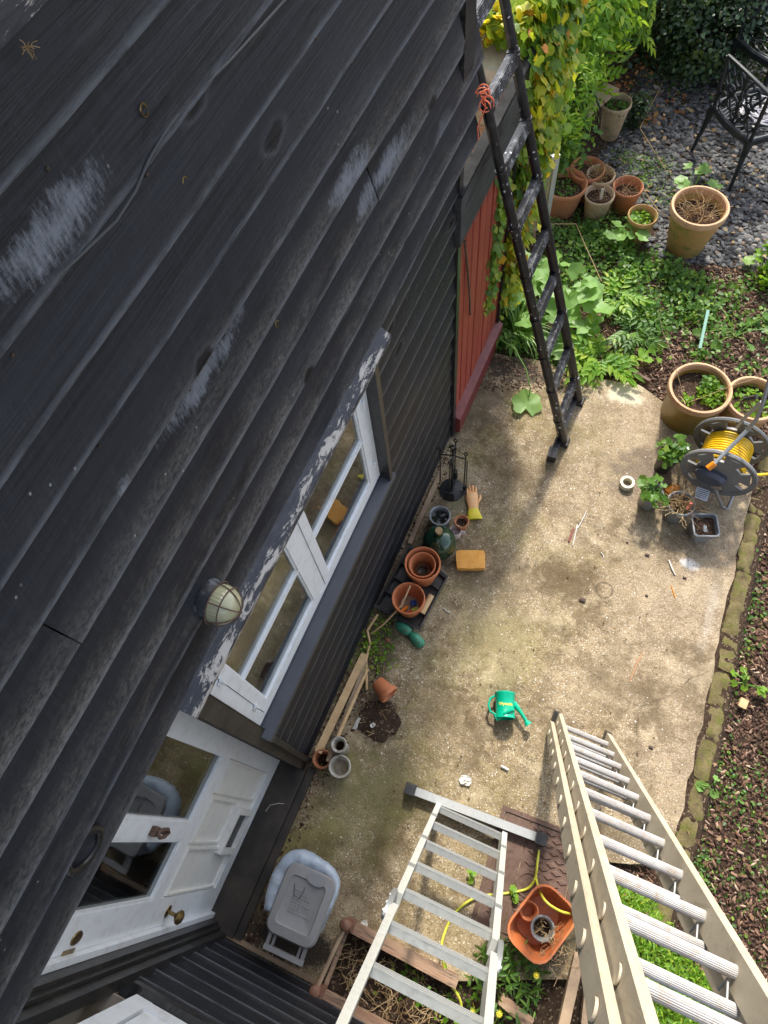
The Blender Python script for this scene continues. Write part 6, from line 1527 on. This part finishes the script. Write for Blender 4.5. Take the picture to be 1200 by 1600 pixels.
crown('leafy_shrub', 'bright narrow leaved shoots hanging beside the pot cluster', 'shrub', (-.92, 5.1, .62), (.16, .22, .40), 900, .06, L_bright, LN, OVF, clumps=14)
crown('leafy_shrub', 'light green shrub spilling in at the middle right edge', 'shrub', (.93, 4.62, .12), (.16, .2, .16), 420, .055, L_bright, clumps=10)
crown('leafy_shrub', 'small dark green plant beside the tan pot on the slate', 'shrub', (-.52, 5.95, .08), (.14, .16, .14), 600, .035, L_dark, clumps=12)

# creeper over the brick wall
cr_ = thing('virginia_creeper', 'yellow green creeper cascading over the old brick wall behind the black ladder', 'creeper', (-.9, 3.9, 0))
def drape(n, y0, y1, z0, z1, bulge, mat, size, name):
    cl_ = 42; cy = rng.uniform(y0, y1, cl_); cz_ = rng.uniform(z0, z1, cl_); cx_ = rng.uniform(.02, bulge, cl_); i = rng.integers(0, cl_, n)
    pos = np.column_stack([cx_[i] + rng.normal(0, .035, n), cy[i] + rng.normal(0, .07, n) - 3.9, cz_[i] + rng.normal(0, .12, n)]); pos[:, 2] = np.clip(pos[:, 2], .02, 2.4)
    pos = pos[pos[:, 1] + 3.9 < 3.45 + np.maximum(pos[:, 2] - .8, .12) * .6]; n = len(pos)
    nr = np.column_stack([np.full(n, 1.0), rng.normal(.1, .5, n), rng.normal(.7, .45, n)])
    leafmesh(name, mat, pos, nr, rng.uniform(.6, 1.25, n) * size, IV, IVF, cr_)
drape(2600, 3.42, 4.05, 1.0, 2.15, .10, L_creepg, .066, 'green_leaves')
drape(700, 3.42, 3.60, .4, 1.1, .12, L_creep, .055, 'low_leaves')
drape(2600, 3.40, 4.05, 1.0, 2.2, .13, L_creep, .062, 'yellowing_leaves')
n = 1600; pos = np.column_stack([rng.uniform(-.45, .0, n), rng.uniform(-.45, .35, n), 2.03 + rng.uniform(0, .16, n)]); leafmesh('top_leaves', L_creep, pos, rand_up(n, .5), rng.uniform(.6, 1.2, n) * .065, IV, IVF, cr_)
# trailing strand over the red boards
n = 330; tt = rng.uniform(0, 1, n); pos = np.column_stack([.035 + rng.normal(0, .012, n), -.72 - .1 * tt + rng.normal(0, .045, n) , 1.75 - 1.15 * tt + rng.normal(0, .04, n)]); leafmesh('trailing_leaves', L_creepg, pos, np.column_stack([np.ones(n), rng.normal(0, .4, n), rng.normal(.5, .4, n)]), rng.uniform(.6, 1.2, n) * .055, IV, IVF, cr_)
n = 260; pos = np.column_stack([.05 + rng.normal(0, .02, n), -.45 + rng.normal(0, .05, n), rng.uniform(.35, 1.3, n)]); leafmesh('orange_leaves', L_creep, pos, np.column_stack([np.ones(n), rng.normal(0, .4, n), rng.normal(.5, .4, n)]), rng.uniform(.6, 1.2, n) * .055, IV, IVF, cr_)
b = MB()
for k in range(26):
    y_ = random.uniform(-.45, .05); p_ = [Vector((.03, y_, 2.0))]
    for q in range(7): p_.append(p_[-1] + Vector((random.uniform(-.01, .03), random.uniform(-.05, .05), -random.uniform(.1, .25))))
    b.tube(p_, .004, 5)
b.build('vines', M_oakgrey, cr_, smooth=True, recalc=False)
o = MB().tube([spot(890, 140, .7), spot(893, 115, .8), spot(897, 95, .9), spot(893, 75, 1.0)] , .006, 6).build('bare_twig', M_oakgrey, None, smooth=True); tag(o, 'bare pale twig curling up beside the bench arm', 'twig')
o = MB().tube([spot(845, 20, 1.4), spot(868, 50, 1.2), spot(880, 85, 1.0), spot(886, 120, .8), spot(890, 140, .65), spot(897, 132, .62), spot(888, 142, .6), spot(925, 143, .5)], .0045, 6).build('garden_string', simple('straw_yellow_cord', (.55, .50, .15), .7), None, smooth=True); tag(o, 'yellow cord hanging through the creeper and looped on the bench', 'cord')

def litter_leaves(name, label, px, n, size, mat, z, excl=None):
    P = region(px, n, excl); pos = np.column_stack([P, z + rng.uniform(0, .012, len(P))]); o = leafmesh(name, mat, pos, rand_up(len(P), .25), rng.uniform(.6, 1.3, len(P)) * size); tag(o, label, 'leaves'); return o
litter_leaves('leaf_litter', 'dry brown and tan leaves scattered over the bark and ground cover', GARD, 300, .034, L_litter, -.02, SLAB)
litter_leaves('leaf_litter', 'pale dry leaves fallen among the slate chippings', SLT, 260, .04, L_dry, -.02)
litter_leaves('patio_leaf_litter', 'tiny dry leaf crumbs on the concrete near the wall and pots', [(700, 700), (1000, 700), (1100, 860), (1060, 1250), (700, 1300), (440, 1450), (480, 1230), (620, 950)], 130, .014, L_litter, .003)
# hollyhock and mallow leaves
def leafy(name, label, px, n, R, spread, h, mat=L_holly, z=GZ, cat='plant'):
    c0 = spot(*px, 0.0); t = thing(name, label, cat, (c0.x, c0.y, z)); lv = []
    for k in range(n):
        a = random.uniform(0, 2 * PI); r = spread * math.sqrt(random.random()); lv.append((r * math.cos(a), r * math.sin(a), random.uniform(.35, 1) * h, random.uniform(.65, 1.15) * R, random.uniform(-.45, .45), random.uniform(-.45, .45), random.uniform(0, 6)))
    bigleaf_plant(t, mat, lv); return t
leafy('hollyhock', 'large soft green hollyhock leaves below the brick wall behind the ladder', (850, 480), 20, .085, .32, .35)
leafy('hollyhock', 'broad leaved clump between the ladder and the red shed', (815, 470), 16, .075, .26, .30)
leafy('hollyhock', 'low broad leaves at the foot of the black ladder', (880, 540), 9, .06, .16, .14)
leafy('hollyhock', 'hollyhock clump right of the black ladder', (900, 500), 12, .085, .18, .28)
leafy('hollyhock', 'hollyhock leaves overlapping the pot cluster', (985, 375), 9, .060, .20, .20)
leafy('hollyhock', 'rounded hollyhock leaves behind the lone big pot', (1085, 290), 7, .055, .24, .16)
leafy('hollyhock', 'pale green rounded leaves in the bark by the edging bricks', (1110, 1230), 6, .028, .07, .07)
leafy('leafy_weed', 'lime green weed between the bark and the bricks', (1168, 1068), 7, .030, .09, .06, L_bright)
leafy('leafy_weed', 'small weed leaves under the silver ladder by the drain cover', (735, 1370), 3, .022, .05, .06, L_bright, 0)
leafy('leafy_weed', 'broad weed leaves beside the orange planter', (800, 1400), 4, .022, .05, .05, L_bright, 0)
leafy('leafy_weed', 'bright leaf cluster behind the bark bed at right edge', (1195, 415), 8, .05, .12, .15, L_bright)
leafy('leafy_weed', 'yellow green young plant in the bark above the big glazed pot', (1010, 545), 7, .04, .14, .10, L_bright)
leafy('leafy_weed', 'scrambling weed across the bark right of the marker stick', (1150, 520), 14, .032, .28, .08, L_mid)
# ferny rosettes
def fern(name, label, px, n, L, mat, z=GZ, tilt=.8):
    c0 = spot(*px, 0.0); t = thing(name, label, 'plant', (c0.x, c0.y, z)); a = rng.uniform(0, 2 * PI, n)
    pos = np.column_stack([np.cos(a) * .02, np.sin(a) * .02, rng.uniform(.02, .10, n)]); nr = np.column_stack([-np.cos(a) * .5 + rng.normal(0, .2, n), -np.sin(a) * .5 + rng.normal(0, .2, n), np.ones(n)])
    V, F = scatter(PN, PNF, pos, rng.uniform(.6, 1.1, n) * L, nr, a); o = fast_mesh('fronds', V, F, mat, t, True); o['kind'] = 'stuff'; return t
fern('ferny_plant', 'bright ferny rosette at the patio end right of the black ladder', (935, 565), 26, .26, L_bright)
fern('ferny_plant', 'smaller ferny leaves further along the bed', (985, 520), 16, .2, L_mid)
fern('ferny_plant', 'pinnate seedling sprays in the ground cover', (960, 470), 18, .22, L_bright)
fern('ferny_plant', 'low feathery rosette next to the red shed', (800, 520), 20, .24, L_mid)
# iris-like blades near the shed
c0 = spot(805, 525); t = thing('strap_leaf_clump', 'clump of arching pale strap leaves behind the ladder foot', 'plant', (c0.x, c0.y, 0)); b = MB()
for k in range(60):
    a = random.uniform(-.9, 2.6); L = random.uniform(.15, .34); h = random.uniform(.08, .22); p0 = Vector((random.uniform(-.03, .03), random.uniform(-.03, .03), 0)); d_ = Vector((math.cos(a), math.sin(a), 0)); sd = Vector((-d_.y, d_.x, 0)) * .006
    rows = []
    for q in np.linspace(0, 1, 6): c_ = p0 + d_ * L * q + Vector((0, 0, h * math.sin(q * 2.4))); w_ = (1 - q) * .9 + .15; rows.append([tuple(c_ - sd * w_), tuple(c_ + sd * w_)])
    b.strips(rows)
o = b.build('blades', L_holly, t, recalc=False, smooth=True); o['kind'] = 'stuff'
# big drooping leaf on the patio
c0 = spot(823, 630, .03); t = thing('drooping_leaf', 'single large pale leaf on a long stalk lying on the patio by the ladder', 'leaf', (c0.x, c0.y, .02))
o = disc_leaf(.105, 22, .18, .10, 2.0).build('leaf_blade', L_holly, t, smooth=True, recalc=False); o.rotation_euler = (.12, .1, .3)
q_ = [spot(780, 527, .10) - c0, spot(805, 545, .16) - c0, spot(822, 575, .15) - c0, spot(829, 605, .09) - c0, Vector((0, .05, .02))]
MB().tube(q_, .005, 6).build('leaf_stalk', L_holly, t, smooth=True, recalc=False)
# long thin straws lying over the ground cover
for (pts, lb) in ((((852, 350, .1), (900, 350, .12), (915, 385, .1), (940, 440, .05)), 'long dry stem arching over the ground cover'), (((1000, 290, .1), (1030, 330, .12), (1060, 350, .05)), 'brown bramble stem crossing the slate edge'), (((1035, 130, .0), (1000, 200, .05), (1040, 265, .02)), 'thin stem lying over the slate by the hedge')):
    o = MB().tube([spot(*p_) for p_ in pts], .0035, 5).build('dry_stem', L_dry, None, smooth=True, recalc=False); tag(o, lb, 'stem')
o = MB().box((0, 0, 0), (.30, .035, .012)).build('bark_strip', M_oakgrey, None, loc=Q(1030, 1410, 0, -.02)); o.rotation_euler = (0, .05, 1.2); tag(o, 'strip of weathered wood in the bark under the ladder', 'wood strip')
